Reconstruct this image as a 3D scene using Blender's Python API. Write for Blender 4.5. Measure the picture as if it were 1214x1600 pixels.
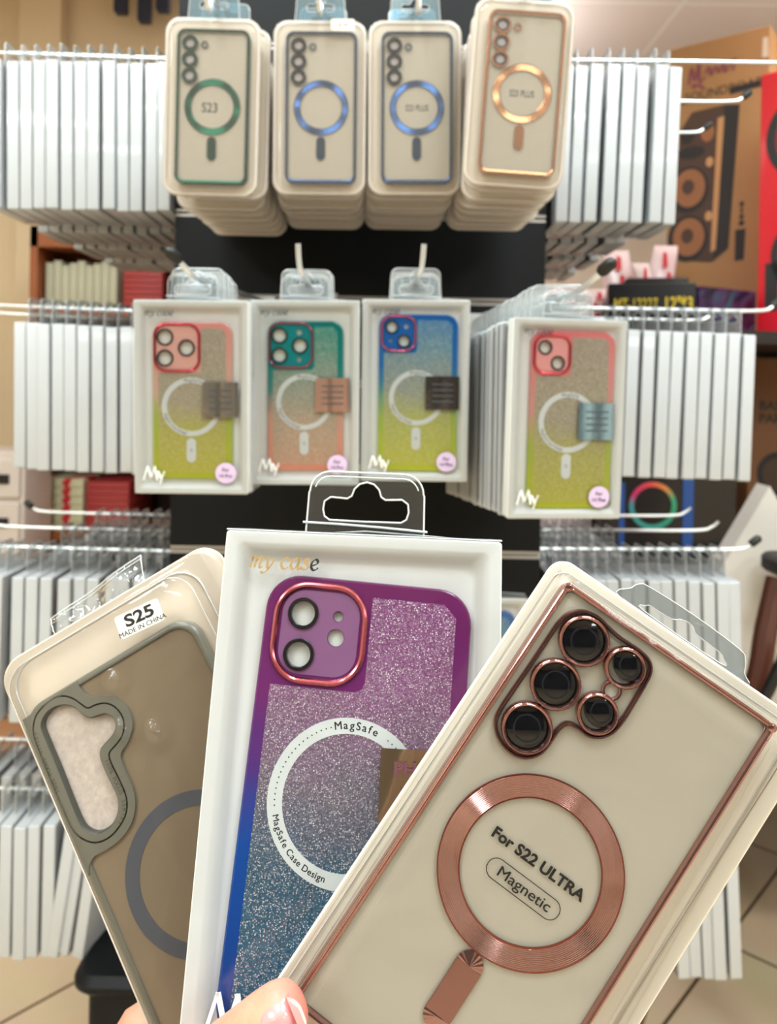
import bpy, bmesh, math, random
from mathutils import Vector, Matrix, Euler
from mathutils.geometry import tessellate_polygon

random.seed(7)
for o in list(bpy.data.objects):
    bpy.data.objects.remove(o)
SC = bpy.context.scene
COL = SC.collection
PI = math.pi

# ------------------------------------------------------------------ camera
CAM_H = 1.2
ROLL = math.radians(1.0)
CX, CY, FPX = 590.0, 610.0, 1250.0          # optical axis and focal length in a 1214x1600 frame
cam_d = bpy.data.cameras.new('camera')
cam = bpy.data.objects.new('camera', cam_d)
COL.objects.link(cam)
RX = Vector((math.cos(ROLL), 0, math.sin(ROLL)))
RY = Vector((-math.sin(ROLL), 0, math.cos(ROLL)))
CAM_M = Matrix(((RX.x, RY.x, 0, 0), (0, 0, -1, 0), (RX.z, RY.z, 0, CAM_H), (0, 0, 0, 1)))
cam.matrix_world = CAM_M
cam_d.sensor_fit = 'VERTICAL'
cam_d.lens = 5.6
cam_d.sensor_height = 5.6 * 1600 / FPX
cam_d.sensor_width = cam_d.sensor_height * 0.75
cam_d.shift_x = (607 - CX) / 1600
cam_d.shift_y = -(800 - CY) / 1600
cam_d.clip_start = 0.02
cam_d.clip_end = 40
cam_d.dof.use_dof = True
cam_d.dof.focus_distance = 0.283
cam_d.dof.aperture_fstop = 2.9
SC.camera = cam


def at(px, py, d):
    """the place in the shop a pixel looks at, d metres ahead"""
    u = (px - CX) / FPX * d
    v = (CY - py) / FPX * d
    return Vector((0, d, CAM_H)) + RX * u + RY * v


# ------------------------------------------------------------------ world, lights, exposure
SC.view_settings.view_transform = 'Standard'
SC.view_settings.look = 'None'
SC.view_settings.gamma = 1
SC.view_settings.use_curve_mapping = False
SC.view_settings.exposure = -1.38
SC.cycles.max_bounces = 10
SC.cycles.diffuse_bounces = 4
SC.cycles.glossy_bounces = 4
SC.cycles.transmission_bounces = 6
SC.cycles.transparent_max_bounces = 48
SC.cycles.caustics_reflective = False
SC.cycles.caustics_refractive = False
SC.cycles.sample_clamp_indirect = 6
W = bpy.data.worlds.new('world')
SC.world = W
W.use_nodes = True
W.node_tree.nodes['Background'].inputs[0].default_value = (0.9, 0.93, 1, 1)
W.node_tree.nodes['Background'].inputs[1].default_value = 0.25

ROOM = dict(x0=-2.6, x1=2.9, y0=-5.2, y1=4.4, z1=2.62)
LAMPS = [  # x, y, size, watts, colour, drop below the ceiling, watts of the added uplight
    (-0.62, 0.58, 0.60, 50, (0.80, 0.95, 1.0), 0, 0),
    (0.62, 0.58, 0.60, 46, (0.80, 0.95, 1.0), 0, 0),
    (-0.55, -0.50, 0.60, 62, (0.88, 0.99, 1.0), 0, 0),
    (0.55, -0.50, 0.60, 66, (0.88, 0.99, 1.0), 0, 0),
    (-1.80, -1.60, 0.60, 90, (0.88, 0.99, 1.0), 0, 0),
    (1.80, -1.60, 0.60, 90, (0.88, 0.99, 1.0), 0, 0),
    (-1.80, -3.40, 0.60, 70, (0.88, 0.99, 1.0), 0, 0),
    (1.80, -3.40, 0.60, 70, (0.88, 0.99, 1.0), 0, 0),
    (-1.75, 1.60, 0.60, 17, (1.0, 0.96, 0.90), 0, 0),
    (1.60, 1.90, 0.60, 26, (1.0, 0.97, 0.96), .25, 46),
    (0.1, 3.1, 0.60, 26, (1.0, 0.97, 0.96), .25, 46),
]


ADDED_DOWNLIGHTS = [(-0.22, 0.28), (0.25, 0.15), (-1.15, 0.35), (1.15, 0.30), (0.0, -1.25), (-0.9, -1.2), (0.9, -1.25)]  # unseen lamps added for more streaks in the brushed metal ring


def make_added_downlight(x, y):
    d = bpy.data.lights.new('added_downlight', 'AREA')
    d.shape = 'DISK'
    d.size = 0.09
    d.energy = 7
    d.color = (0.95, 1.0, 0.98)
    o = bpy.data.objects.new('added_downlight', d)
    o.location = (x, y, ROOM['z1'] - 0.012)
    COL.objects.link(o)


for p_ in ADDED_DOWNLIGHTS:
    make_added_downlight(*p_)


def make_lamp(x, y, s, w, c, drop, up):
    d = bpy.data.lights.new('panel_light', 'AREA')
    d.shape = 'SQUARE'
    d.size = s
    d.energy = w
    d.color = c
    o = bpy.data.objects.new('panel_light', d)
    o.location = (x, y, ROOM['z1'] - 0.03 - drop)
    COL.objects.link(o)
    if up:                      # unseen uplight added to brighten the ceiling
        d2 = d.copy()
        d2.energy = up
        o2 = bpy.data.objects.new('added_uplight', d2)
        o2.location = (x, y, ROOM['z1'] - drop + 0.002)
        o2.rotation_euler = (math.pi, 0, 0)
        COL.objects.link(o2)


for i, l in enumerate(LAMPS):
    make_lamp(*l)


# ------------------------------------------------------------------ materials
MATS = {}


class NT:
    def __init__(s, name):
        s.m = bpy.data.materials.new(name)
        s.m.use_nodes = True
        s.t = s.m.node_tree
        s.b = s.t.nodes['Principled BSDF']
        s.out = s.t.nodes['Material Output']

    def n(s, typ, **kw):
        nd = s.t.nodes.new(typ)
        for k, v in kw.items():
            setattr(nd, k, v)
        return nd

    def l(s, a, b):
        s.t.links.new(a, b)

    def set(s, **kw):
        for k, v in kw.items():
            s.b.inputs[k.replace('_', ' ')].default_value = v


def srgb(r, g, b):
    f = lambda c: (c / 255 / 12.92) if c <= 10 else ((c / 255 + 0.055) / 1.055) ** 2.4
    return (f(r), f(g), f(b), 1)


def mat(name, rgb, rough=0.5, metal=0.0, coat=0.0, spec=0.5, noise=0, nscale=60, bump=0, bscale=200, aniso=0, emit=0, sss=0, trans=0):
    if name in MATS:
        return MATS[name]
    t = NT(name)
    c = srgb(*rgb)
    t.set(Base_Color=c, Roughness=rough, Metallic=metal)
    t.b.inputs['Coat Weight'].default_value = coat
    t.b.inputs['Coat Roughness'].default_value = 0.08
    t.b.inputs['Specular IOR Level'].default_value = spec
    tc = t.n('ShaderNodeTexCoord')
    if noise:
        nz = t.n('ShaderNodeTexNoise')
        nz.inputs['Scale'].default_value = nscale
        nz.inputs['Detail'].default_value = 4
        t.l(tc.outputs['Object'], nz.inputs['Vector'])
        mx = t.n('ShaderNodeMix', data_type='RGBA')
        mx.inputs[6].default_value = tuple(min(1, x * (1 - noise)) for x in c[:3]) + (1,)
        mx.inputs[7].default_value = tuple(min(1, x * (1 + noise)) for x in c[:3]) + (1,)
        t.l(nz.outputs['Fac'], mx.inputs[0])
        t.l(mx.outputs[2], t.b.inputs['Base Color'])
    if bump:
        nb = t.n('ShaderNodeTexNoise')
        nb.inputs['Scale'].default_value = bscale
        nb.inputs['Detail'].default_value = 3
        t.l(tc.outputs['Object'], nb.inputs['Vector'])
        bp = t.n('ShaderNodeBump')
        bp.inputs['Strength'].default_value = bump
        bp.inputs['Distance'].default_value = 0.002
        t.l(nb.outputs['Fac'], bp.inputs['Height'])
        t.l(bp.outputs['Normal'], t.b.inputs['Normal'])
    if aniso:
        t.b.inputs['Anisotropic'].default_value = aniso
        t.b.inputs['Anisotropic Rotation'].default_value = 0.25
        tg = t.n('ShaderNodeTangent', direction_type='RADIAL', axis='Z')
        t.l(tg.outputs['Tangent'], t.b.inputs['Tangent'])
    if emit:
        t.b.inputs['Emission Color'].default_value = c
        t.b.inputs['Emission Strength'].default_value = emit
    if sss:
        t.b.inputs['Subsurface Weight'].default_value = sss
        t.b.inputs['Subsurface Radius'].default_value = (1, .35, .2)
        t.b.inputs['Subsurface Scale'].default_value = 0.004
    if trans:
        tr = t.n('ShaderNodeBsdfTransparent')
        tr.inputs[0].default_value = tuple(0.4 + .6 * x for x in c[:3]) + (1,)
        ms = t.n('ShaderNodeMixShader')
        ms.inputs[0].default_value = trans
        t.l(t.b.outputs[0], ms.inputs[1])
        t.l(tr.outputs[0], ms.inputs[2])
        t.l(ms.outputs[0], t.out.inputs[0])
    MATS[name] = t.m
    return t.m


def clear(name, tint=(255, 255, 255), body=0.04, edge=0.7, rough=0.06, haze=(235, 240, 240), hz=0.0, bump=0, bscale=80):
    """thin clear plastic film: see-through straight on, shiny at grazing angles"""
    if name in MATS:
        return MATS[name]
    t = NT(name)
    t.t.nodes.remove(t.b)
    tr = t.n('ShaderNodeBsdfTransparent')
    tr.inputs[0].default_value = srgb(*tint)
    gl = t.n('ShaderNodeBsdfGlossy')
    gl.inputs['Roughness'].default_value = rough
    lw = t.n('ShaderNodeLayerWeight')
    lw.inputs[0].default_value = 0.35
    ma = t.n('ShaderNodeMath', operation='MULTIPLY_ADD')
    ma.inputs[1].default_value = edge
    ma.inputs[2].default_value = body
    t.l(lw.outputs['Fresnel'], ma.inputs[0])
    ma.use_clamp = True
    mx = t.n('ShaderNodeMixShader')
    t.l(ma.outputs[0], mx.inputs[0])
    t.l(tr.outputs[0], mx.inputs[1])
    t.l(gl.outputs[0], mx.inputs[2])
    last = mx.outputs[0]
    if bump:
        tc = t.n('ShaderNodeTexCoord')
        nb = t.n('ShaderNodeTexNoise')
        nb.inputs['Scale'].default_value = bscale
        nb.inputs['Detail'].default_value = 1
        nb.inputs['Distortion'].default_value = 1.2
        t.l(tc.outputs['Object'], nb.inputs['Vector'])
        bp = t.n('ShaderNodeBump')
        bp.inputs['Strength'].default_value = bump
        bp.inputs['Distance'].default_value = 0.004
        t.l(nb.outputs['Fac'], bp.inputs['Height'])
        t.l(bp.outputs['Normal'], gl.inputs['Normal'])
        t.l(bp.outputs['Normal'], lw.inputs['Normal'])
    if hz:
        df = t.n('ShaderNodeBsdfDiffuse')
        df.inputs[0].default_value = srgb(*haze)
        m2 = t.n('ShaderNodeMixShader')
        m2.inputs[0].default_value = hz
        t.l(last, m2.inputs[1])
        t.l(df.outputs[0], m2.inputs[2])
        last = m2.outputs[0]
    t.l(last, t.out.inputs[0])
    MATS[name] = t.m
    return t.m


def gradient(name, stops, y0, y1, rough=0.25, glitter=0, coat=0.5, trans=0.0, fl=(235, 225, 235), gscale=1500):
    """colour that runs along the thing's own height, with optional glitter flakes in the plastic"""
    if name in MATS:
        return MATS[name]
    t = NT(name)
    tc = t.n('ShaderNodeTexCoord')
    sp = t.n('ShaderNodeSeparateXYZ')
    t.l(tc.outputs['Object'], sp.inputs[0])
    mr = t.n('ShaderNodeMapRange')
    mr.inputs['From Min'].default_value = y0
    mr.inputs['From Max'].default_value = y1
    t.l(sp.outputs['Y'], mr.inputs[0])
    nz = t.n('ShaderNodeTexNoise')
    nz.inputs['Scale'].default_value = 45
    t.l(tc.outputs['Object'], nz.inputs['Vector'])
    ad = t.n('ShaderNodeMath', operation='MULTIPLY_ADD')
    ad.inputs[1].default_value = 0.16
    t.l(nz.outputs['Fac'], ad.inputs[0])
    sb = t.n('ShaderNodeMath', operation='SUBTRACT')
    t.l(mr.outputs[0], sb.inputs[0])
    sb.inputs[1].default_value = 0.08
    t.l(sb.outputs[0], ad.inputs[2])
    cr = t.n('ShaderNodeValToRGB')
    el = cr.color_ramp.elements
    while len(el) < len(stops):
        el.new(0.5)
    for e, (p, c) in zip(el, stops):
        e.position = p
        e.color = srgb(*c)
    t.l(ad.outputs[0], cr.inputs[0])
    t.set(Roughness=rough)
    t.b.inputs['Coat Weight'].default_value = coat
    t.b.inputs['Coat Roughness'].default_value = 0.1
    col = cr.outputs[0]
    if glitter:
        vo = t.n('ShaderNodeTexVoronoi')
        vo.inputs['Scale'].default_value = gscale
        t.l(tc.outputs['Object'], vo.inputs['Vector'])
        sc = t.n('ShaderNodeSeparateColor')
        t.l(vo.outputs['Color'], sc.inputs[0])
        g1 = t.n('ShaderNodeMath', operation='GREATER_THAN')
        g1.inputs[1].default_value = 1 - glitter
        t.l(sc.outputs[0], g1.inputs[0])
        l1 = t.n('ShaderNodeMath', operation='LESS_THAN')
        l1.inputs[1].default_value = 0.42
        t.l(vo.outputs['Distance'], l1.inputs[0])
        mu = t.n('ShaderNodeMath', operation='MULTIPLY')
        t.l(g1.outputs[0], mu.inputs[0])
        t.l(l1.outputs[0], mu.inputs[1])
        m2 = t.n('ShaderNodeMath', operation='MULTIPLY')
        t.l(mu.outputs[0], m2.inputs[0])
        mp = t.n('ShaderNodeMapRange')
        mp.inputs['To Min'].default_value = 0.35
        mp.inputs['To Max'].default_value = 1.0
        t.l(sc.outputs[1], mp.inputs[0])
        t.l(mp.outputs[0], m2.inputs[1])
        mx = t.n('ShaderNodeMix', data_type='RGBA')
        mx.inputs[7].default_value = srgb(*fl)
        t.l(m2.outputs[0], mx.inputs[0])
        t.l(col, mx.inputs[6])
        col = mx.outputs[2]
        ms = t.n('ShaderNodeMath', operation='MULTIPLY')
        ms.inputs[1].default_value = 0.35
        t.l(mu.outputs[0], ms.inputs[0])
        t.l(ms.outputs[0], t.b.inputs['Metallic'])
        # every flake lies at its own angle
        vs = t.n('ShaderNodeVectorMath', operation='SUBTRACT')
        t.l(vo.outputs['Color'], vs.inputs[0])
        vs.inputs[1].default_value = (0.5, 0.5, 0.5)
        vm = t.n('ShaderNodeVectorMath', operation='SCALE')
        t.l(vs.outputs[0], vm.inputs[0])
        vm.inputs['Scale'].default_value = 0.5
        ge = t.n('ShaderNodeNewGeometry')
        va = t.n('ShaderNodeVectorMath', operation='ADD')
        t.l(ge.outputs['Normal'], va.inputs[0])
        t.l(vm.outputs[0], va.inputs[1])
        vn = t.n('ShaderNodeVectorMath', operation='NORMALIZE')
        t.l(va.outputs[0], vn.inputs[0])
        t.l(vn.outputs[0], t.b.inputs['Normal'])
    t.l(col, t.b.inputs['Base Color'])
    if trans:
        tr = t.n('ShaderNodeBsdfTransparent')
        t.l(cr.outputs[0], tr.inputs[0])
        mm = t.n('ShaderNodeMixShader')
        mm.inputs[0].default_value = trans
        t.l(t.b.outputs[0], mm.inputs[1])
        t.l(tr.outputs[0], mm.inputs[2])
        t.l(mm.outputs[0], t.out.inputs[0])
    MATS[name] = t.m
    return t.m


# ------------------------------------------------------------------ shapes
def rr(w, h, r, n=7, cx=0, cy=0):
    """rounded rectangle, counter-clockwise"""
    r = max(1e-5, min(r, w / 2 - 1e-6, h / 2 - 1e-6))
    out = []
    for ax, ay, a0 in ((1, 1, 0), (-1, 1, 90), (-1, -1, 180), (1, -1, 270)):
        for k in range(n + 1):
            a = math.radians(a0 + 90 * k / n)
            out.append((cx + ax * (w / 2 - r) + r * math.cos(a), cy + ay * (h / 2 - r) + r * math.sin(a)))
    return out


def circ(r, n=40, cx=0, cy=0):
    return [(cx + r * math.cos(2 * PI * k / n), cy + r * math.sin(2 * PI * k / n)) for k in range(n)]


def spline(pts, sub=5, closed=True):
    P = [Vector(p) for p in pts]
    n = len(P)
    out = []
    for i in range(n if closed else n - 1):
        if closed:
            a, b, c, d = P[(i - 1) % n], P[i], P[(i + 1) % n], P[(i + 2) % n]
        else:
            a, b, c, d = P[max(i - 1, 0)], P[i], P[i + 1], P[min(i + 2, n - 1)]
        for k in range(sub):
            t = k / sub
            out.append(tuple(0.5 * ((2 * b) + (c - a) * t + (2 * a - 5 * b + 4 * c - d) * t * t + (3 * b - a - 3 * c + d) * t ** 3)))
    if not closed:
        out.append(tuple(P[-1]))
    return out


def area2(p):
    return sum(p[i][0] * p[(i + 1) % len(p)][1] - p[(i + 1) % len(p)][0] * p[i][1] for i in range(len(p))) / 2


def ccw(p):
    return p if area2(p) > 0 else p[::-1]


def offset(poly, d):
    """push a ccw outline outward by d"""
    n = len(poly)
    out = []
    for i in range(n):
        a, b, c = Vector(poly[i - 1][:2]), Vector(poly[i][:2]), Vector(poly[(i + 1) % n][:2])
        t1, t2 = (b - a), (c - b)
        t1 = t1.normalized() if t1.length > 1e-9 else t2.normalized()
        t2 = t2.normalized() if t2.length > 1e-9 else t1
        nn = Vector((t1.y + t2.y, -(t1.x + t2.x)))
        if nn.length < 1e-6:
            nn = Vector((t1.y, -t1.x))
        nn.normalize()
        k = max(0.5, nn.dot(Vector((t1.y, -t1.x))))
        out.append((b.x + nn.x * d / k, b.y + nn.y * d / k))
    return out


FONT_CACHE = {}


def glyphs(body, bold=0.0, shear=0.0):
    key = (body, bold, shear)
    if key not in FONT_CACHE:
        cu = bpy.data.curves.new('tmp', 'FONT')
        cu.body = body
        cu.size = 1
        cu.offset = bold
        cu.shear = shear
        cu.resolution_u = 4
        ob = bpy.data.objects.new('tmp', cu)
        COL.objects.link(ob)
        dg = bpy.context.evaluated_depsgraph_get()
        me = bpy.data.meshes.new_from_object(ob.evaluated_get(dg))
        v = [(p.co.x, p.co.y) for p in me.vertices]
        f = [tuple(q.vertices) for q in me.polygons]
        bpy.data.objects.remove(ob)
        bpy.data.curves.remove(cu)
        bpy.data.meshes.remove(me)
        FONT_CACHE[key] = (v, f)
    return FONT_CACHE[key]


class MB:
    """collects shapes of ONE object; lengths in millimetres unless scale is given"""

    def __init__(s, scale=0.001):
        s.v, s.f, s.mi, s.sm = [], [], [], []
        s.k = scale

    def add(s, verts, faces, mi=0, smooth=True):
        o = len(s.v)
        s.v += [tuple(p) for p in verts]
        for f in faces:
            s.f.append(tuple(i + o for i in f))
            s.mi.append(mi)
            s.sm.append(smooth)

    def loft(s, loops, mi=0, cap0=False, cap1=False, closed=False, smooth=True):
        n = len(loops[0])
        vs = [p for lp in loops for p in lp]
        fs = []
        m = len(loops)
        for j in range(m if closed else m - 1):
            a, b = j * n, ((j + 1) % m) * n
            for i in range(n):
                i2 = (i + 1) % n
                fs.append((a + i, a + i2, b + i2, b + i))
        if cap0:
            fs.append(tuple(range(n))[::-1])
        if cap1:
            fs.append(tuple(range((m - 1) * n, m * n)))
        s.add(vs, fs, mi, smooth)

    def levels(s, lv, mi=0, cap0=False, cap1=False, closed=False, smooth=True):
        """lv = [(outline2d, z), ...]"""
        s.loft([[(x, y, z) for x, y in o] for o, z in lv], mi, cap0, cap1, closed, smooth)

    def prism(s, o, z0, z1, mi=0, bev=0, smooth=True):
        o = ccw(o)
        if bev:
            i = offset(o, -bev)
            s.levels([(i, z0), (o, z0 + bev), (o, z1 - bev), (i, z1)], mi, True, True, smooth=smooth)
        else:
            s.levels([(o, z0), (o, z1)], mi, True, True, smooth=smooth)

    def plate(s, outer, holes, z0, z1, mi=0, sides=True):
        """flat plate with holes"""
        outer = ccw(outer)
        holes = [ccw(h)[::-1] for h in holes]
        polys = [outer] + holes
        flat = [p for q in polys for p in q]
        tri = tessellate_polygon([[Vector((x, y, 0)) for x, y in q] for q in polys])
        n = len(flat)
        vs = [(x, y, z1) for x, y in flat] + [(x, y, z0) for x, y in flat]
        fs = []
        for t in tri:
            a, b, c = t
            ar = (flat[b][0] - flat[a][0]) * (flat[c][1] - flat[a][1]) - (flat[c][0] - flat[a][0]) * (flat[b][1] - flat[a][1])
            if ar < 0:
                a, c = c, a
            fs.append((a, b, c))
            if sides:
                fs.append((c + n, b + n, a + n))
        if sides:
            o = 0
            for q in polys:
                m = len(q)
                for i in range(m):
                    i2 = (i + 1) % m
                    fs.append((o + i, o + n + i, o + n + i2, o + i2))
                o += m
        s.add(vs, fs, mi, False)

    def face(s, o, z, mi=0):
        o = ccw(o)
        s.add([(x, y, z) for x, y in o], [tuple(range(len(o)))], mi, False)

    def ring(s, ro, ri, z0, z1, mi=0, n=56, cx=0, cy=0, bev=0.0):
        c = lambda r: circ(r, n, cx, cy)
        if bev:
            s.levels([(c(ro), z0), (c(ro), z1 - bev), (c(ro - bev), z1), (c(ri + bev), z1), (c(ri), z1 - bev), (c(ri), z0)], mi, closed=True)
        else:
            s.levels([(c(ro), z0), (c(ro), z1), (c(ri), z1), (c(ri), z0)], mi, closed=True)

    def disc(s, r, z0, z1, mi=0, n=40, cx=0, cy=0, dome=0.0):
        lv = [(circ(r, n, cx, cy), z0), (circ(r, n, cx, cy), z1)]
        if dome:
            for k in (0.92, 0.75, 0.5, 0.25, 0.04):
                lv.append((circ(r * k, n, cx, cy), z1 + dome * (1 - k * k)))
        s.levels(lv, mi, True, True)

    def tube(s, path, r, mi=0, n=8, closed=False, smooth=True, caps=True):
        P = [Vector(p) if len(p) == 3 else Vector((p[0], p[1], 0)) for p in path]
        m = len(P)
        rs = r if isinstance(r, (list, tuple)) else [r] * m
        loops = []
        up = None
        for i in range(m):
            a = P[i - 1] if (i > 0 or closed) else P[i]
            b = P[(i + 1) % m] if (i < m - 1 or closed) else P[i]
            t = (b - a).normalized()
            if up is None:
                up = Vector((0, 0, 1)) if abs(t.z) < 0.9 else Vector((1, 0, 0))
            up = (up - t * up.dot(t)).normalized()
            w = t.cross(up)
            loops.append([P[i] + (up * math.cos(2 * PI * k / n) + w * math.sin(2 * PI * k / n)) * rs[i] for k in range(n)])
        s.loft(loops, mi, caps and not closed, caps and not closed, closed, smooth)

    def box(s, x0, x1, y0, y1, z0, z1, mi=0, bev=0.0):
        if bev:
            o = rr(x1 - x0, y1 - y0, bev * 1.2, 2, (x0 + x1) / 2, (y0 + y1) / 2)
            s.prism(o, z0, z1, mi, bev)
            return
        v = [(x, y, z) for z in (z0, z1) for y in (y0, y1) for x in (x0, x1)]
        s.add(v, [(0, 2, 3, 1), (4, 5, 7, 6), (0, 1, 5, 4), (2, 6, 7, 3), (0, 4, 6, 2), (1, 3, 7, 5)], mi, False)

    def text(s, body, size, x, y, z, mi=0, rot=0.0, bold=0.0, shear=0.0, align='l', sx=1.0, fat=0.0):
        """size = height of a capital letter; (x, y) = start, centre or end of the base line"""
        v, f = glyphs(body, bold, shear)
        if not v:
            return 0
        k = size / 0.73
        xs = [p[0] for p in v]
        w = (max(xs) - min(xs)) * k * sx
        x0 = -min(xs) * k * sx - (w / 2 if align == 'c' else w if align == 'r' else 0)
        c, sn = math.cos(rot), math.sin(rot)
        vs = []
        for p in v:
            a, b = p[0] * k * sx + x0, p[1] * k
            vs.append((x + a * c - b * sn, y + a * sn + b * c, z))
        for q in ((0, 0),) if not fat else ((-fat, 0), (fat, 0), (0, -fat * .6), (0, fat * .6)):
            s.add([(p[0] + q[0], p[1] + q[1], p[2] + (q[0] + 2 * q[1]) * .02) for p in vs], f, mi, False)
        return w

    def arc_text(s, body, size, r, a0, z, mi=0, cx=0, cy=0, bold=0.0, inward=False, track=1.18):
        """letters round a circle; a0 = start angle in degrees; inward = tops point to the centre"""
        a = math.radians(a0)
        for ch in body:
            if ch == ' ':
                w = size * 0.42
            else:
                v, f = glyphs(ch, bold)
                xs = [p[0] for p in v]
                w = (max(xs) - min(xs)) * size / 0.73
                step = w / r / 2
                if inward:
                    a += step
                    s.text(ch, size, cx + r * math.cos(a), cy + r * math.sin(a), z, mi, a + PI / 2, bold, align='c', fat=size * .022)
                    a += step
                else:
                    a -= step
                    s.text(ch, size, cx + r * math.cos(a), cy + r * math.sin(a), z, mi, a - PI / 2, bold, align='c', fat=size * .022)
                    a -= step
                w = size * 0.16 * track
            a += (w / r) * (1 if inward else -1)

    def pen(s, pts, wmin, wmax, nib, z, mi=0, sub=6):
        """a broad-nib pen stroke, thin one way and thick the other"""
        P = [Vector(p) for p in spline(pts, sub, False)]
        L, R_ = [], []
        for i, p in enumerate(P):
            d = (P[min(i + 1, len(P) - 1)] - P[max(i - 1, 0)])
            d = d.normalized() if d.length > 1e-9 else Vector((1, 0))
            w = wmin + (wmax - wmin) * abs(math.sin(math.atan2(d.y, d.x) - nib))
            nn = Vector((-d.y, d.x)) * w / 2
            L.append(p + nn)
            R_.append(p - nn)
        n = len(P)
        vs = [(q.x, q.y, z) for q in L] + [(q.x, q.y, z) for q in R_]
        s.add(vs, [(i, n + i, n + i + 1, i + 1) for i in range(n - 1)], mi, False)

    def build(s, name, mats, parent=None, M=None, angle=35, origin=None):
        me = bpy.data.meshes.new(name)
        k = s.k
        off = Vector(origin) if origin else Vector((0, 0, 0))
        me.from_pydata([((p[0] - off.x) * k, (p[1] - off.y) * k, (p[2] - off.z) * k) for p in s.v], [], s.f)
        for i, p in enumerate(me.polygons):
            p.material_index = s.mi[i]
            p.use_smooth = s.sm[i]
        for m in (mats if isinstance(mats, (list, tuple)) else [mats]):
            me.materials.append(m)
        me.validate()
        bm = bmesh.new()
        bm.from_mesh(me)
        bmesh.ops.recalc_face_normals(bm, faces=[f for f in bm.faces if len(f.verts) > 0 and any(not e.is_boundary for e in f.edges)])
        bm.to_mesh(me)
        bm.free()
        me.set_sharp_from_angle(angle=math.radians(angle))
        o = bpy.data.objects.new(name, me)
        COL.objects.link(o)
        if parent:
            o.parent = parent
        if origin:
            o.location = off * k
        if M is not None:
            o.matrix_world = M
        return o


def tag(o, label=None, cat=None, group=None, kind=None):
    if label:
        o['label'] = label
    if cat:
        o['category'] = cat
    if group:
        o['group'] = group
    if kind:
        o['kind'] = kind
    return o


def thing(name, label, cat, M=None, group=None):
    o = bpy.data.objects.new(name, None)
    o.empty_display_size = 0.02
    COL.objects.link(o)
    if M is not None:
        o.matrix_world = M
    return tag(o, label, cat, group)


def copy_tree(root, M, label, group):
    def rec(o, par):
        c = o.copy()
        COL.objects.link(c)
        c.parent = par
        for ch in list(o.children):
            rec(ch, c)
        return c
    r = rec(root, None)
    r.matrix_world = M
    r['label'] = label
    if group:
        r['group'] = group
    return r


def struct(name, mb, m, angle=35):
    return tag(mb.build(name, m, angle=angle), kind='structure')


ORD = ['first', 'second', 'third', 'fourth', 'fifth', 'sixth', 'seventh', 'eighth', 'ninth', 'tenth', 'eleventh', 'twelfth',
       'thirteenth', 'fourteenth', 'fifteenth', 'sixteenth', 'seventeenth', 'eighteenth', 'nineteenth', 'twentieth']

# shared materials
M_white = mat('white_tray_plastic', (226, 228, 226), 0.42, spec=0.4, noise=0.03, nscale=25)
M_spine = mat('white_box_plastic', (184, 187, 190), 0.33, coat=0.35, noise=0.04, nscale=30)
M_black = mat('black_panel', (9, 11, 13), 0.5, spec=.22, noise=0.15, nscale=12)
M_blackgloss = mat('black_gloss', (8, 8, 10), 0.12, coat=0.6)
M_ink = mat('black_ink', (16, 15, 16), 0.5)
M_alu = mat('rail_aluminium', (190, 186, 182), 0.35, metal=0.6)
M_chrome = mat('hook_chrome', (226, 231, 234), 0.3, metal=0.75)
M_cap = mat('black_rubber', (14, 14, 15), 0.45)
M_clear = clear('clear_film', body=0.0, edge=0.6, rough=0.05)
M_clearwavy = clear('clear_film_wavy', body=0.0, edge=0.5, rough=0.07, bump=0.25, bscale=22)
M_tab = clear('clear_tab', tint=(240, 244, 246), body=0.02, edge=0.75, rough=0.07, hz=0.015)
M_edgehighlight = clear('edge_highlight', tint=(225, 230, 232), body=0.35, edge=0.6, rough=0.2, hz=0.5, haze=(250, 252, 252))  # whitish colour imitates the bright highlights along clear plastic edges
M_tabsmall = clear('clear_tab_small', tint=(244, 247, 248), body=0.06, edge=0.4, rough=0.2, hz=0.13, haze=(246, 246, 244))
M_card = mat('cream_card', (232, 221, 204), 0.45, coat=0.25, noise=0.025, nscale=14)
M_insert = mat('cream_insert', (236, 228, 210), 0.5, noise=0.03, nscale=10)
#PART2
# ------------------------------------------------------------------ the room
def slab(x0, x1, y0, y1, z0, z1):
    b = MB(1.0)
    b.box(x0, x1, y0, y1, z0, z1)
    return b


def floor_mat():
    t = NT('floor_tiles')
    tc = t.n('ShaderNodeTexCoord')
    mp = t.n('ShaderNodeMapping')
    mp.inputs['Rotation'].default_value = (0, 0, math.radians(-47))
    mp.inputs['Location'].default_value = (-0.02, -0.176, 0)
    t.l(tc.outputs['Object'], mp.inputs['Vector'])
    br = t.n('ShaderNodeTexBrick')
    br.offset = 0
    br.inputs['Scale'].default_value = 1
    br.inputs['Brick Width'].default_value = 0.45
    br.inputs['Row Height'].default_value = 0.45
    br.inputs['Mortar Size'].default_value = 0.004
    br.inputs['Mortar Smooth'].default_value = 0.2
    br.inputs['Color1'].default_value = srgb(222, 200, 168)
    br.inputs['Color2'].default_value = srgb(228, 206, 175)
    br.inputs['Mortar'].default_value = srgb(92, 70, 48)
    t.l(mp.outputs[0], br.inputs['Vector'])
    nz = t.n('ShaderNodeTexNoise')
    nz.inputs['Scale'].default_value = 5
    nz.inputs['Detail'].default_value = 5
    t.l(tc.outputs['Object'], nz.inputs['Vector'])
    mx = t.n('ShaderNodeMix', data_type='RGBA', blend_type='MULTIPLY')
    mx.inputs[0].default_value = 0.25
    t.l(br.outputs['Color'], mx.inputs[6])
    t.l(nz.outputs['Color'], mx.inputs[7])
    t.l(mx.outputs[2], t.b.inputs['Base Color'])
    t.set(Roughness=0.28)
    return t.m


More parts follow.
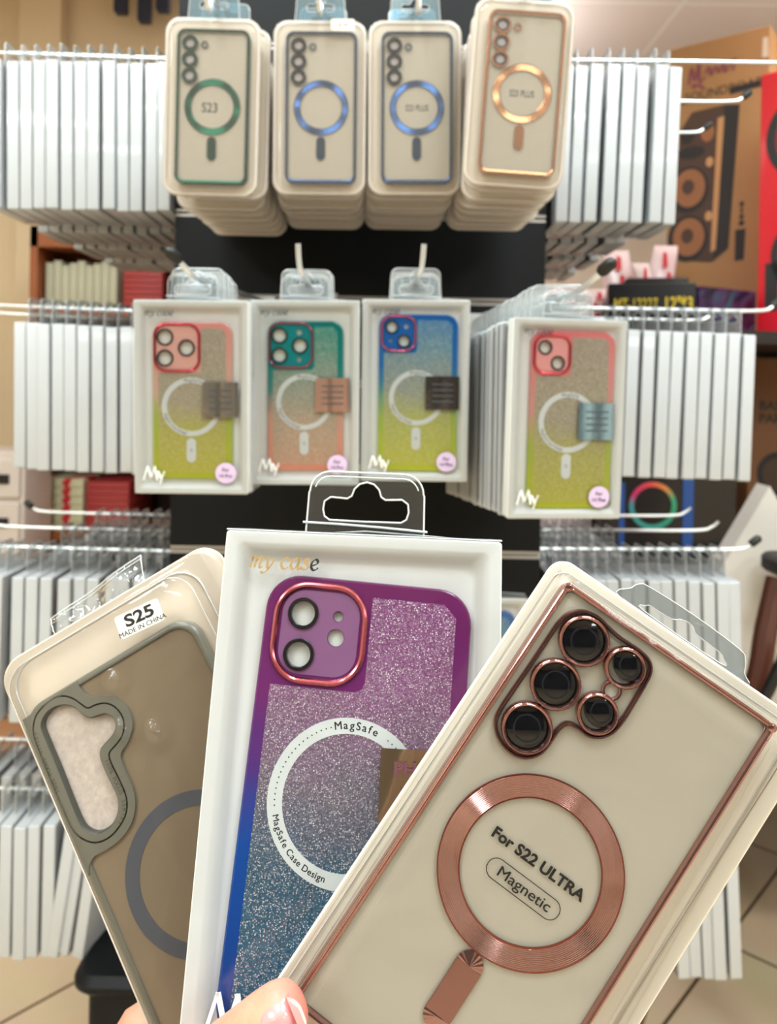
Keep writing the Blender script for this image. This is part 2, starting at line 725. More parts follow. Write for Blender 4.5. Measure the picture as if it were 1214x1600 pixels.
def ceiling_mat():
    t = NT('ceiling_tiles')
    tc = t.n('ShaderNodeTexCoord')
    mp = t.n('ShaderNodeMapping')
    mp.inputs['Location'].default_value = (0.12, 0.1, 0)
    t.l(tc.outputs['Object'], mp.inputs['Vector'])
    br = t.n('ShaderNodeTexBrick')
    br.offset = 0
    br.inputs['Scale'].default_value = 1
    br.inputs['Brick Width'].default_value = 0.6
    br.inputs['Row Height'].default_value = 0.6
    br.inputs['Mortar Size'].default_value = 0.009
    br.inputs['Color1'].default_value = srgb(238, 226, 220)
    br.inputs['Color2'].default_value = srgb(241, 230, 224)
    br.inputs['Mortar'].default_value = srgb(250, 246, 240)
    t.l(mp.outputs[0], br.inputs['Vector'])
    t.l(br.outputs['Color'], t.b.inputs['Base Color'])
    t.set(Roughness=0.8)
    return t.m


R_ = ROOM
struct('floor', slab(R_['x0'], R_['x1'], R_['y0'], R_['y1'], -0.06, 0), floor_mat())
struct('ceiling', slab(R_['x0'], R_['x1'], R_['y0'], R_['y1'], R_['z1'], R_['z1'] + 0.06), ceiling_mat())
M_wall = mat('beige_wall', (216, 196, 164), 0.75, noise=0.03, nscale=3)
M_wall2 = mat('pale_wall', (224, 212, 198), 0.75, noise=0.03, nscale=3)
M_wall3 = mat('shop_back_wall', (84, 84, 86), 0.75, noise=0.06, nscale=2)
struct('wall_back', slab(R_['x0'], R_['x1'], R_['y1'], R_['y1'] + 0.06, -0.06, R_['z1'] + .06), M_wall2)
struct('wall_left', slab(R_['x0'] - 0.06, R_['x0'], R_['y0'], R_['y1'], -0.06, R_['z1'] + .06), M_wall)
struct('wall_right', slab(R_['x1'], R_['x1'] + 0.06, R_['y0'], R_['y1'], -0.06, R_['z1'] + .06), M_wall2)
struct('wall_front', slab(R_['x0'], R_['x1'], R_['y0'] - 0.06, R_['y0'], -0.06, R_['z1'] + .06), M_wall3)
pw = slab(R_['x0'], -0.62, 2.78, 2.88, 0, R_['z1'])
pw.box(-1.24, -1.10, 2.72, 2.79, 0, R_['z1'])
struct('wall_partition', pw, M_wall)

M_lampframe = mat('lamp_frame_white', (236, 236, 232), 0.5)
for i, (x, y, s, w, c, drop, up) in enumerate(LAMPS):
    b = MB(1.0)
    b.plate(rr(s + .05, s + .05, .004, 2), [rr(s, s, .003, 2)], -0.035, 0.0)
    if drop:  # panels lowered to fit the added uplight
        for qx in (-.29, .29):
            b.tube([(qx, 0, 0), (qx, 0, drop)], .003, n=6)
    o = b.build('ceiling_light', M_lampframe)
    o.location = (x, y, R_['z1'] - drop)
    tag(o, f'white square ceiling light panel frame, {ORD[i]} of those over the shop', 'ceiling light', 'ceiling light panels')

for i, (x, y) in enumerate(ADDED_DOWNLIGHTS):
    b = MB(1.0)
    b.ring(.062, .046, -.014, 0, 0, 36, 0, 0, .003)
    o = b.build('added_downlight', M_lampframe)
    o.location = (x, y, R_['z1'])
    tag(o, f'small white ring of an added ceiling lamp, {ORD[i]} of those above the display', 'added_downlight', 'added ceiling downlights')

# ------------------------------------------------------------------ the black display tower
TX0, TX1, TY0, TY1 = -0.268, 0.216, 1.045, 1.62
RAIL_Z = [1.318 + 0.11 * k for k in range(-7, 6)]
tower = thing('display_tower', 'black four-sided display tower with aluminium rails holding the hooks', 'display stand', Matrix.Translation((0, 0, 0)))


def slat_panel(name, axis, pos, a0, a1, outward):
    """boards between the rails; axis = the axis the panel faces"""
    b = MB(1.0)
    edges = [0.47] + RAIL_Z + [1.93]
    for z0, z1 in zip(edges[:-1], edges[1:]):
        lo = z0 + (0.005 if z0 != 0.47 else 0)
        hi = z1 - (0.005 if z1 != 1.93 else 0)
        if hi - lo < 0.01:
            continue
        p0, p1 = sorted((pos, pos - outward * 0.016))
        if axis == 'y':
            b.box(a0, a1, p0, p1, lo, hi)
        else:
            b.box(p0, p1, a0, a1, lo, hi)
    b.build(name, M_black, tower)
    for z in RAIL_Z:
        r = MB(1.0)
        p0, p1 = sorted((pos - outward * 0.001, pos - outward * 0.012))
        for dz in (-0.0050, 0.0022):
            if axis == 'y':
                r.box(a0, a1, p0, p1, z + dz, z + dz + 0.0028)
            else:
                r.box(p0, p1, a0, a1, z + dz, z + dz + 0.0028)
        if axis == 'y':
            r.box(a0, a1, p0 + .006, p0 + .009, z - .005, z + .005)
        r.build('rail', M_alu, tower)


slat_panel('front_panel', 'y', TY0, TX0, TX1, -1)
slat_panel('side_panel', 'x', TX0, TY0 + .017, TY1, -1)
slat_panel('side_panel', 'x', TX1, TY0 + .017, TY1, 1)
b = MB(1.0)
b.box(TX0, TX1, TY1 - .016, TY1, .47, 1.93)
b.build('back_panel', M_black, tower)
b = MB(1.0)
b.box(TX0 - .01, TX1 + .01, TY0 - .01, TY1 + .01, 1.93, 1.96, bev=.003)
b.build('top_cap', M_black, tower)
b = MB(1.0)
b.prism(rr(TX1 - TX0 + .20, TY1 - TY0 + .13, .03, 5, (TX0 + TX1) / 2, (TY0 + TY1) / 2), .445, .47, bev=.009)
b.build('base_top', M_black, tower)
b = MB(1.0)
b.prism(rr(TX1 - TX0 + .165, TY1 - TY0 + .09, .01, 3, (TX0 + TX1) / 2, (TY0 + TY1) / 2), 0, .446, bev=.003)
b.build('base', M_black, tower)

# ------------------------------------------------------------------ hooks


def hook(path, r, tipcap, label, group, M=None):
    """a wire hook: path in metres from its rail to the tip"""
    h = thing('display_hook', label, 'hook', M or Matrix.Translation(path[0]), group)
    o = Vector((0, 0, 0)) if M else Vector(path[0])
    P = [Vector(p) - o for p in path]
    b = MB(1.0)
    b.tube(spline(P, 5, False), r, n=8)
    b.build('rod', M_chrome, h)
    d = (P[-1] - P[-2]).normalized()
    if tipcap:
        c = MB(1.0)
        k = 0.0055
        e = P[-1]
        c.tube([e - d * .012, e - d * .009, e + d * .001, e + d * .004, e + d * .006], [k * .75, k, k, k * .75, .0008], n=12)
        c.build('tip_cap', M_cap, h)
    m = MB(1.0)
    p = P[0]
    q = (P[1] - P[0]).normalized()
    up = Vector((0, 0, 1))
    s_ = q.cross(up).normalized()
    vs = []
    for a in (0, 0.003):
        for bb in (-.012, .012):
            for cc in (-.022, .006):
                vs.append(p + q * a + s_ * bb + up * cc)
    m.add(vs, [(0, 1, 3, 2), (4, 6, 7, 5), (0, 4, 5, 1), (2, 3, 7, 6), (0, 2, 6, 4), (1, 5, 7, 3)], smooth=False)
    m.build('mount_plate', M_chrome, h)
    return h


# ------------------------------------------------------------------ plain boxes seen by their edge
def tab_outline(w=50, h=33, y0=-24):
    return [(w / 2 + 1.5, y0), (w / 2, y0 + h - 11)] + [(w / 2 - 7 + 7 * math.cos(math.radians(a)), y0 + h - 7 + 7 * math.sin(math.radians(a))) for a in range(10, 91, 16)] + \
           [(-w / 2 + 7 + 7 * math.cos(math.radians(a)), y0 + h - 7 + 7 * math.sin(math.radians(a))) for a in range(90, 171, 16)] + [(-w / 2, y0 + h - 11), (-w / 2 - 1.5, y0)]


def euro_hole(k=1.0, cx=0, cy=0):
    p = [(-18, 0), (-17.6, 3.4), (-15, 5.2), (-8, 4.8), (-6.2, 6), (-5.2, 9), (-3, 11.2), (0, 12), (3, 11.2), (5.2, 9), (6.2, 6), (8, 4.8), (15, 5.2), (17.6, 3.4), (18, 0),
         (17.2, -3), (15, -4.4), (0, -4.6), (-15, -4.4), (-17.2, -3)]
    return [(x * k + cx, y * k + cy) for x, y in p]


def tab_mesh(mats_edge=True, y0=-24, h=33, w=50, hk=0.8, z=-8, rim=0.45):
    b = MB()
    out = ccw(tab_outline(w, h, y0))
    hole = euro_hole(hk, 0, -1)
    b.plate(out, [hole], z, z + 0.5, 0)
    if mats_edge:
        b.tube([(x, y, z + .25) for x, y in out], rim, 1, n=5)
        b.tube([(x, y, z + .25) for x, y in hole], rim, 1, n=5, closed=True)
    return b


CASE_COL = {
    'pink': (222, 150, 150), 'teal': (40, 140, 138), 'violet': (140, 80, 150), 'red': (176, 66, 62), 'lime': (180, 190, 80), 'grey': (120, 122, 126), 'blue': (50, 110, 180)}


def plain_box(h, colour, thick=15.4):
    """white boxed phone case; origin at the hole of its hang tab, front towards +z"""
    t = thing('boxed_phone_case', 'white boxed phone case', 'phone case box')
    b = MB()
    o = lambda i, r=2.0: rr(106 - 2 * i, h - 2 * i, r, 3, 0, -24 - h / 2)
    z = thick / 2
    b.levels([(o(.8), -z), (o(0), -z + .8), (o(0), z - .8), (o(.8), z), (o(4), z), (o(7), z - 3.5)], 0, True, True)
    b.build('tray', M_spine, t)
    f = MB()
    f.face(o(1.2), z + .15)
    f.build('front_cover', M_clear, t)
    c = MB()
    c.prism(rr(78, h - 28, 11, 4, 0, -26 - h / 2), z - 3.4, z - .6, 0, .8)
    c.prism(rr(36, 36, 9, 4, -18, -24 - 34), z - 1, z - .1, 0, .4)
    c.build('phone_case', mat('case_' + colour, CASE_COL[colour], 0.3, coat=.3), t)
    tb = tab_mesh(True, y0=-25, h=36, z=0)
    tb.build('hang_tab', [M_tabsmall, M_edgehighlight], t)
    return t


PROTO = {}


def place_plain(h, colour, M, label, group):
    k = (h, colour)
    if k not in PROTO:
        t = plain_box(h, colour)
        t.matrix_world = M
        t['label'] = label
        t['group'] = group
        PROTO[k] = t
        return t
    return copy_tree(PROTO[k], M, label, group)


BASIS = {'left': Matrix(((0, 0, -1, 0), (-1, 0, 0, 0), (0, 1, 0, 0), (0, 0, 0, 1))),
         'right': Matrix(((0, 0, 1, 0), (1, 0, 0, 0), (0, 1, 0, 0), (0, 0, 0, 1)))}
HOOK_Y = [1.08, 1.227, 1.374, 1.52]
ROWNAME = ['top', 'second', 'third', 'lowest']
HOOKNAME = ['nearest', 'second nearest', 'third nearest', 'farthest']


def side_hook(side, row, k, z, length, tip, rise=0.0):
    sx = -1 if side == 'left' else 1
    x0 = TX0 if side == 'left' else TX1
    y = HOOK_Y[k]
    p = [(x0, y, z), (x0 + sx * length * .5, y, z + rise * .5), (x0 + sx * (length - .035), y, z + rise), (x0 + sx * (length - .01), y, z + rise + .006), (x0 + sx * length, y, z + rise + .014)]
    hook(p, 0.0024, tip, f'chrome wire hook, {side} side of the tower, {HOOKNAME[k]} in the {ROWNAME[row]} row', 'side hooks of the tower')


def side_boxes(side, row, k, xs, z, h, colours, tilt=0.0, jig=0.004, special=None, slope=0.0):
    """boxes hung on one side hook; xs = the spot of each along the hook"""
    rnd = random.Random(hash((side == 'left', row, k)) & 0xffff)
    y = HOOK_Y[k]
    order = sorted(xs, key=lambda x: abs(x))
    for i, x in enumerate(order):
        tl = math.radians(tilt) + rnd.uniform(-.006, .006)
        yaw = rnd.uniform(-.02, .02)
        if special and i in special:
            tl += math.radians(special[i][0])
            yaw += math.radians(special[i][1])
        x0 = TX0 if side == 'left' else TX1
        M = Matrix.Translation((x, y + rnd.uniform(-jig, jig), z + slope * abs(x - x0) + rnd.uniform(-.0012, .0012))) @ Matrix.Rotation(tl, 4, 'Y') @ Matrix.Rotation(yaw, 4, 'Z') @ BASIS[side]
        col = colours[(i * 5 + k * 3 + row) % len(colours)]
        place_plain(h, col, M, f'white phone case box, {ORD[i]} from the tower, {HOOKNAME[k]} {ROWNAME[row]}-row hook, {side} side',
                    f'boxes on the {ROWNAME[row]}-row hooks, {side} side')


def span(a, b, n, jit=0.0, seed=1):
    r = random.Random(seed)
    return [a + (b - a) * i / (n - 1) + r.uniform(-jit, jit) for i in range(n)]


LZ = [1.642, 1.300, 0.978, 0.652]
# left side
for k in range(4):
    side_hook('left', 0, k, LZ[0], .34, True, .006)
    side_boxes('left', 0, k, span(-.282, -.497 if k == 0 else -.50, 13, .0008, k), LZ[0] - .002, 191, ['grey', 'blue', 'grey'], tilt=-1.0)
for k in range(2):
    side_hook('left', 1, k, LZ[1], .34, True, .008)
side_boxes('left', 1, 0, span(-.277, -.463, 12, .0008, 5), LZ[1] - .002, 188, ['pink', 'grey', 'lime'], tilt=-1.0, slope=.03)
for k in range(3):
    side_hook('left', 2, k, LZ[2], .33, True, .004)
    side_boxes('left', 2, k, span(-.280, -.520 if k == 0 else -.47, 13 if k == 0 else 11, .003, 9 + k), LZ[2] - .002, 188, ['red', 'pink', 'red', 'grey'], tilt=.6)
for k in range(2):
    side_hook('left', 3, k, LZ[3] + .0, .34, True, .004)
side_boxes('left', 3, 0, [-.336, -.354, -.373, -.412, -.431, -.449, -.4675, -.486], LZ[3] + .004, 170, ['red', 'grey', 'pink'], tilt=0,
           special={0: (7, -12), 1: (8, -12), 2: (7.5, -9)})
side_boxes('left', 3, 1, span(-.37, -.56, 9, .002, 3), LZ[3] - .004, 172, ['blue', 'teal', 'grey'], tilt=0)
# right side
RZ = [1.650, 1.316, 0.990, 0.655]
for k in range(4):
    side_hook('right', 0, k, RZ[0], .40 if k == 0 else .345, True, .002)
    xs = [.238, .2565, .275, .2985, .3165, .336, .359, .3765] if k == 0 else span(.236, .36, 7, .003, 20 + k)
    side_boxes('right', 0, k, xs, RZ[0] - .002, 203, ['grey', 'teal', 'grey'], tilt=1.6)
for k in range(2):
    side_hook('right', 1, k, RZ[1], .325 if k == 0 else .30, True, .0)
side_boxes('right', 1, 0, span(.312, .478, 10, .0008, 31), RZ[1] - .006, 189, ['pink', 'lime', 'grey'], tilt=1.5, slope=-.02)
for k in range(3):
    side_hook('right', 2, k, RZ[2], [.30, .31, .325][k], k == 0, .004)
    side_boxes('right', 2, k, span(.236, .462, 14, .0008, 41 + k) if k == 0 else span(.236, .36, 8, .002, 44 + k), RZ[2] - .004, 188, ['grey', 'teal', 'grey'], tilt=-2.2)
side_hook('right', 3, 0, RZ[3], .30, True, .0)
side_boxes('right', 3, 0, [.395, .4105, .4285, .442, .464], RZ[3] - .006, 174, ['grey', 'teal'], tilt=-3.4)
#PART3
# ------------------------------------------------------------------ glitter-case boxes with a clear front
TITLE = [
    ('m', [[(0.0, .80), (.16, 1.0), (.22, .9), (.08, 0)], [(.17, .62), (.36, .98), (.5, .9), (.38, 0)], [(.5, .62), (.70, .98), (.84, .88), (.72, .15), (.8, .0), (.95, .15)]], 1.02),
    ('y', [[(0, .85), (.15, 1), (.24, .9), (.24, .1), (.36, 0)], [(.68, 1), (.62, .6), (.36, 0), (.1, -.4), (-.1, -.45), (-.15, -.3)]], 1.12),
    ('c', [[(.55, .75), (.45, 1), (.2, .9), (.05, .45), (.15, .05), (.35, 0), (.55, .2)]], .66),
    ('a', [[(.58, .9), (.35, 1), (.12, .75), (.05, .3), (.2, 0), (.42, .25), (.6, .95)], [(.64, 1), (.54, .2), (.6, 0), (.75, .15)]], .78),
    ('s', [[(.5, .8), (.4, 1), (.2, .95), (.18, .7), (.4, .45), (.42, .15), (.2, 0), (.0, .1), (.0, .25)]], .60),
    ('e', [[(.1, .4), (.4, .55), (.5, .8), (.35, 1), (.12, .75), (.05, .3), (.2, 0), (.42, .08), (.52, .25)]], .6)]


def title_lettering(b, x, y, xh, sx, z):
    cx = x
    for ch, strokes, adv in TITLE:
        for st in strokes:
            b.pen([(cx + p[0] * xh * sx, y + p[1] * xh) for p in st], .08 * xh, .27 * xh, math.radians(35), z, 1 if ch == 'e' else 0)
        cx += adv * xh * sx


def my_lettering(b, x, y, h, z):
    for st, w in (([(0, 0), (.14, .5), (.28, 1)], .1), ([(.28, 1), (.42, .57), (.55, .15)], .15), ([(.55, .15), (.68, .57), (.8, 1)], .08), ([(.8, 1), (.9, .5), (1.0, 0)], .15),
                  ([(1.02, .62), (1.15, .36), (1.28, .1)], .18), ([(1.52, .62), (1.36, .2), (1.18, -.36)], .09), ([(-.1, 0), (.1, 0)], .06), ([(.9, 0), (1.1, 0)], .06)):
        b.pen([(x + p[0] * h, y + p[1] * h) for p in st], w * h, w * h, 0, z, 0, 3)


M_foil = mat('foil_sticker', (205, 196, 182), 0.16, metal=0.92, bump=0.2, bscale=38)
M_gold = mat('gold_print', (166, 138, 92), 0.4, metal=0.3)
M_whiteprint = mat('white_print', (238, 238, 236), 0.5)
M_ringwhite = mat('magnet_ring_white', (218, 224, 224), 0.4, coat=.2)
M_lilac = mat('lilac_label', (206, 182, 214), 0.3, coat=0.3, noise=0.08, nscale=90)
M_lensblack = mat('lens_ring_black', (15, 16, 18), 0.3, coat=0.3)


def boxed_glitter_case(name, label, M, cfg, group=None, fine=True):
    """white tray, clear front, gradient glitter case; origin = top centre of the front face, mm"""
    H = 190
    T = 18
    t = thing(name, label, 'phone case box', M, group)
    o = lambda i, r: rr(112 - 2 * i, H - 2 * i, r, 5, 0, -H / 2)
    b = MB()
    b.levels([(o(.7, 1.2), -T), (o(0, 1.6), -T + .7), (o(0, 1.6), -.7), (o(.6, 1.6), 0), (o(4.2, 2.5), 0), (o(5.2, 3), -.4), (o(7.6, 4), -2.6), (o(9.2, 5), -5.4), (o(10.6, 5), -6.6), (o(12, 5), -6.8)], 0, True, True)
    tray = b.build('tray', M_white, t)
    cw, ch, ccx, ccy, rot = cfg['w'], cfg['h'], cfg['cx'], cfg['cy'], cfg['rot']
    # the white card inside the case
    # phone case
    fx, fy, fw, fh, fr = cfg['frame']
    holes = [circ(r, 28, x, y) for x, y, r, *_ in cfg['lenses']] + [circ(r, 20, x, y) for x, y, r in cfg['dots']]
    cr_ = cfg.get('r', 13)
    b = MB()
    b.plate(rr(cw - 2.0, ch - 2.0, cr_ - 1, 8), holes, -4.8, -3.0)
    b.levels([(rr(cw - 2.0, ch - 2.0, cr_ - 1, 8), -3.0), (rr(cw - .7, ch - .7, cr_ - .4, 8), -3.35), (rr(cw, ch, cr_, 8), -4.6), (rr(cw, ch, cr_, 8), -6.5), (rr(cw - 2.6, ch - 2.6, cr_ - 1.3, 8), -6.7), (rr(cw - 2.6, ch - 2.6, cr_ - 1.3, 8), -4.8)])
    mc = gradient('case_body_' + cfg['key'], cfg['body'], -ch / 2000, ch / 2000, rough=0.22, coat=.5, trans=cfg.get('trans', .3))
    pc = b.build('phone_case', mc, t)
    pc.location = (ccx * .001, ccy * .001, 0)
    pc.rotation_euler = (0, 0, math.radians(rot))
    ins = MB()
    ins.prism(rr(cw - 6, ch - 6, 9, 5), -6.7, -5.6)
    ins.build('insert_card', mat('white_insert', (226, 230, 222), 0.6), pc)
    # glitter panel, stepped round the camera
    gx0, gx1, gy0, gy1 = -cw / 2 + 5.6, cw / 2 - 6.2, -ch / 2 + 6, ch / 2 - 6
    nx, ny = fx + fw / 2 + 1.2, fy - fh / 2 - 1.4
    b = MB()
    b.plate([(nx, gy1), (nx, ny + 4), (nx - 1.2, ny + 1.2), (nx - 4, ny), (gx0, ny), (gx0, gy0 + 5), (gx0 + 5, gy0), (gx1 - 5, gy0), (gx1, gy0 + 5), (gx1, gy1 - 5), (gx1 - 5, gy1)], [], -3.0, -2.92)
    b.build('glitter_panel', gradient('case_glitter_' + cfg['key'], cfg['glit'], -ch / 2000, ch / 2000, rough=0.3, glitter=cfg.get('gl', .5), coat=.3, fl=cfg.get('fl', (232, 222, 230)), gscale=cfg.get('gs', 1500)), pc)
    # camera frame and plate
    b = MB()
    path = rr(fw - 2, fh - 2, fr, 9, fx, fy)
    b.tube([(x, y, -2.2) for x, y in path], cfg.get('ft', 1.25), n=10, closed=True)
    b.build('camera_frame', mat('frame_' + cfg['key'], cfg['fcol'], 0.18, metal=0.95), pc)
    b = MB()
    b.plate(rr(fw - 6.5, fh - 6.5, fr - 3.5, 8, fx, fy), [circ(r + .15, 28, x, y) for x, y, r, *_ in cfg['lenses']] + [circ(r + .2, 20, x, y) for x, y, r in cfg['dots']], -3.0, -2.8)
    b.build('camera_plate', mat('plate_' + cfg['key'], cfg['plate'], 0.18, coat=.6), pc)
    for x, y, r, ro in cfg['lenses']:
        b = MB()
        b.ring(ro, r, -3.0, -1.5, 0, 40, x, y, .25)
        q = b.build('lens_ring', M_lensblack, pc, origin=None)
    # magnet ring with its print, and the bar below
    rx, ry, ro, ri = cfg['ring']
    b = MB()
    b.ring(ro, ri, -2.95, -2.72, 0, 72, rx, ry)
    rm = (ro + ri) / 2
    ts = 3.0
    b.arc_text('MagSafe', ts, rm - ts * .38, cfg.get('ta', 105), -2.66, 1, rx, ry, bold=0, track=1.5)
    for a in range(0, 20):
        an = math.radians(cfg.get('ta', 105) + 3 + a * 4.2)
        b.add([(x + rx + rm * math.cos(an), y + ry + rm * math.sin(an), -2.66) for x, y in circ(.28, 8)], [tuple(range(8))], 1, False)
    for a in range(0, 18):
        an = math.radians(cfg.get('ta', 105) - 46 - a * 4.2)
        b.add([(x + rx + rm * math.cos(an), y + ry + rm * math.sin(an), -2.66) for x, y in circ(.28, 8)], [tuple(range(8))], 1, False)
    b.arc_text('MagSafe Case Design', 2.4, rm + .9, cfg.get('ta', 105) + 90, -2.66, 1, rx, ry, bold=0, inward=True, track=1.1)
    b.build('magnet_ring', [M_ringwhite, M_ink], pc)
    bx, by = cfg['bar']
    b = MB()
    b.prism(rr(9.2, 24, 4.6, 8, bx, by), -2.95, -2.7)
    b.ring(1.5, 1.0, -2.7, -2.62, 1, 16, bx, by)
    b.build('magnet_bar', [M_ringwhite, mat('grey_print', (130, 130, 132), .5)], pc)
    # clear front with its prints
    b = MB()
    b.face(o(.4, 1.5), .12)
    fc = b.build('front_cover', M_clearwavy if fine else M_clear, t)
    b = MB()
    title_lettering(b, cfg.get('tx', -45.5), -14.6, 4.2, 1.42, .3)
    b.build('title_print', [cfg.get('tm', M_gold), M_ink], fc)
    b = MB()
    my_lettering(b, -47, -176, 13.5, .3)
    b.build('script_print', M_whiteprint, fc)
    b = MB()
    pts = [(11 + 35 * i / 10, .35 + .35 * math.sin(i * 1.1)) for i in range(11)]
    vs = [(x, -79, z) for x, z in pts] + [(x, -114, z) for x, z in pts]
    b.add(vs, [(i, i + 1, i + 12, i + 11) for i in range(10)])
    st = b.build('foil_sticker', cfg.get('foil', M_foil), fc)
    b = MB()
    if fine:
        b.text('PHO', 5.2, 16.2, -88.4, .95, 0, 0, .03)
        b.text('K', 4.2, 19.0, -96.4, .95, 0, 0, .01)
    for k in range(4 if not fine else 0):
        b.box(18, 40, -88 - 6 * k, -86.6 - 6 * k, .9, .95)
    b.build('sticker_print', cfg.get('stp', mat('plum_print', (104, 62, 72), .4)), st)
    if cfg.get('round'):
        b = MB()
        lx, ly = 34, -169
        b.disc(10.3, .2, .3, 0, 36, lx, ly)
        b.text('For', 3.6, lx, ly + 1.6, .4, 1, 0, .03, align='c')
        b.text(cfg['round'], 3.6, lx, ly - 4.4, .4, 1, 0, .03, align='c')
        b.build('round_label', [M_lilac, mat('navy_print', (46, 42, 74), .5)], fc)
    # top flap and hang tab
    b = MB()
    b.levels([(rr(112, .5, .2, 2, 0, .2), -T), (rr(112, .5, .2, 2, 0, .9), -T + 2), (rr(112, .5, .2, 2, 0, .8), -2), (rr(112, .5, .2, 2, 0, .2), -.2)], 0)
    b.tube([(-56, .9, -T + 2), (-20, 1.3, -T + 2), (0, 3.2, -T + 1), (22, 2.4, -T + 2), (56, 1.0, -T + 2)], .35, 1, n=6)
    b.tube([(-56, .3, -.3), (56, .3, -.3)], .3, 1, n=6)
    b.build('top_flap', [M_tab, M_edgehighlight], t)
    b = MB()
    out = [(24.6, 0), (24.3, 18)] + [(24 - 8.5 + 8.5 * math.cos(math.radians(a)), 18.5 + 8.5 * math.sin(math.radians(a))) for a in range(0, 91, 15)] + \
          [(-24 + 8.5 + 8.5 * math.cos(math.radians(a)), 18.5 + 8.5 * math.sin(math.radians(a))) for a in range(90, 181, 15)] + [(-24.3, 18), (-24.6, 0)]
    hole = euro_hole(1.0, 0, 11)
    b.plate(ccw(out), [hole], -9, -8.6, 0)
    rim = .42
    b.tube([(x, y, -8.8) for x, y in out], rim, 1, n=6)
    b.tube([(x, y, -8.8) for x, y in hole], rim, 1, n=6, closed=True)
    inn = offset(ccw(out[1:-1]), -2.0)
    b.tube([(x, y, -8.6) for x, y in inn[2:-2]], .3, 1, n=5)
    b.tube([(-26, 5.2, -8.2), (-10, 4.9, -8.0), (8, 4.2, -8.0), (26, 3.2, -8.2)], .5, 1, n=6)
    b.build('hang_tab', [M_tab, M_edgehighlight], t)
    return t


SIL = mat('dark_foil_print', (70, 72, 76), .4)
TRI = dict(lenses=[(-26.7, 62.5, 6.6, 8.3), (-26.7, 42, 6.6, 8.3), (-5.6, 52.2, 6.6, 8.3)], dots=[], frame=(-15, 52.4, 46, 48, 12))
DIAG = dict(lenses=[(-28, 69, 5.4, 6.9), (-15.2, 54.4, 5.4, 6.9)], frame=(-20.9, 62.4, 37, 38, 11))
CFG = {
    'violet': dict(key='violet', w=82.6, h=164, cx=0, cy=-100, rot=-2.75, r=13.5, body=[(0, (0, 66, 150)), (.40, (24, 80, 168)), (.56, (88, 56, 136)), (.72, (122, 46, 116)), (1, (116, 34, 100))],
                   glit=[(0, (34, 96, 128)), (.34, (58, 92, 112)), (.52, (112, 104, 118)), (.74, (140, 94, 132)), (1, (132, 70, 124))], gl=.58, gs=1550, trans=.12,
                   lenses=[(-25.7, 67.4, 4.7, 6.1), (-25.7, 51.7, 4.7, 6.1)], dots=[(-11.7, 67.4, 1.95), (-11.8, 59.2, 3.25)], frame=(-18.6, 60.4, 37.6, 38.6, 12.5),
                   plate=(144, 98, 140), fcol=(206, 112, 124), ring=(-1.6, .6, 29.9, 24.1), bar=(-1.6, -44)),
    'coral': dict(key='coral', w=78.4, h=155, cx=.6, cy=-98, rot=0, body=[(0, (196, 206, 40)), (.4, (182, 200, 90)), (.55, (226, 190, 170)), (1, (240, 158, 150))],
                  glit=[(0, (188, 184, 60)), (.32, (182, 178, 92)), (.5, (170, 160, 138)), (1, (164, 152, 136))], gl=.35, gs=1200, fl=(226, 220, 200), trans=.15,
                  plate=(232, 176, 164), fcol=(206, 74, 96), ring=(-1.2, -6, 29, 24), bar=(-1.2, -49), round='14 Pro', tm=SIL, **TRI),
    'teal': dict(key='teal', w=78.4, h=155, cx=.6, cy=-98, rot=0, body=[(0, (244, 156, 132)), (.35, (226, 170, 150)), (.52, (90, 150, 140)), (.7, (6, 140, 134)), (1, (0, 128, 124))],
                 glit=[(0, (206, 160, 134)), (.35, (184, 164, 142)), (.6, (140, 154, 140)), (.85, (84, 146, 132)), (1, (40, 140, 130))], gl=.3, gs=1200, fl=(220, 226, 206), trans=.12,
                 plate=(14, 134, 138), fcol=(150, 86, 112), ring=(-1.2, -6, 29, 24), bar=(-1.2, -49), round='14 Pro', tm=SIL, **{**TRI, 'dots': [(-6.5, 66, 2.9), (-6.5, 38, 2.4)]}),
    'azure': dict(key='azure', w=83, h=165, cx=3, cy=-97, rot=0, body=[(0, (204, 214, 44)), (.34, (170, 196, 84)), (.5, (96, 160, 150)), (.66, (40, 120, 190)), (1, (22, 104, 186))],
                  glit=[(0, (196, 196, 66)), (.34, (176, 180, 96)), (.52, (150, 156, 142)), (.8, (106, 148, 168)), (1, (58, 124, 180))], gl=.3, gs=1200, fl=(220, 226, 214), trans=.12,
                  plate=(28, 98, 178), fcol=(176, 92, 120), ring=(-1.2, -5, 29, 24), bar=(-1.2, -48), round='14 Plus', tm=SIL, dots=[(-13, 69.6, 2.6), (-29, 55, 1.8)], **DIAG),
    'rose': dict(key='rose', w=83, h=170, cx=4.5, cy=-96, rot=0, body=[(0, (196, 204, 36)), (.36, (176, 190, 84)), (.55, (220, 160, 150)), (1, (240, 130, 134))],
                 glit=[(0, (182, 180, 58)), (.32, (170, 166, 92)), (.5, (160, 152, 130)), (1, (160, 144, 130))], gl=.32, gs=1200, fl=(222, 214, 200), trans=.15,
                 plate=(238, 160, 158), fcol=(220, 84, 100), ring=(-3, -2, 29, 24), bar=(-3.5, -44), round='14 Plus', tm=SIL, dots=[], **DIAG),
}
M_foildark = mat('foil_dark', (110, 104, 100), 0.18, metal=0.92, bump=0.3, bscale=40)
M_foilcopper = mat('foil_copper', (214, 170, 150), 0.28, metal=0.85, bump=0.3, bscale=40)
M_foilblue = mat('foil_blue', (150, 186, 206), 0.2, metal=0.9, bump=0.3, bscale=40)
CFG['violet']['foil'] = mat('foil_bronze', (204, 172, 138), 0.15, metal=0.95, bump=0.22, bscale=14)
CFG['teal']['foil'] = M_foilcopper
CFG['azure']['foil'] = M_foildark
CFG['rose']['foil'] = M_foilblue
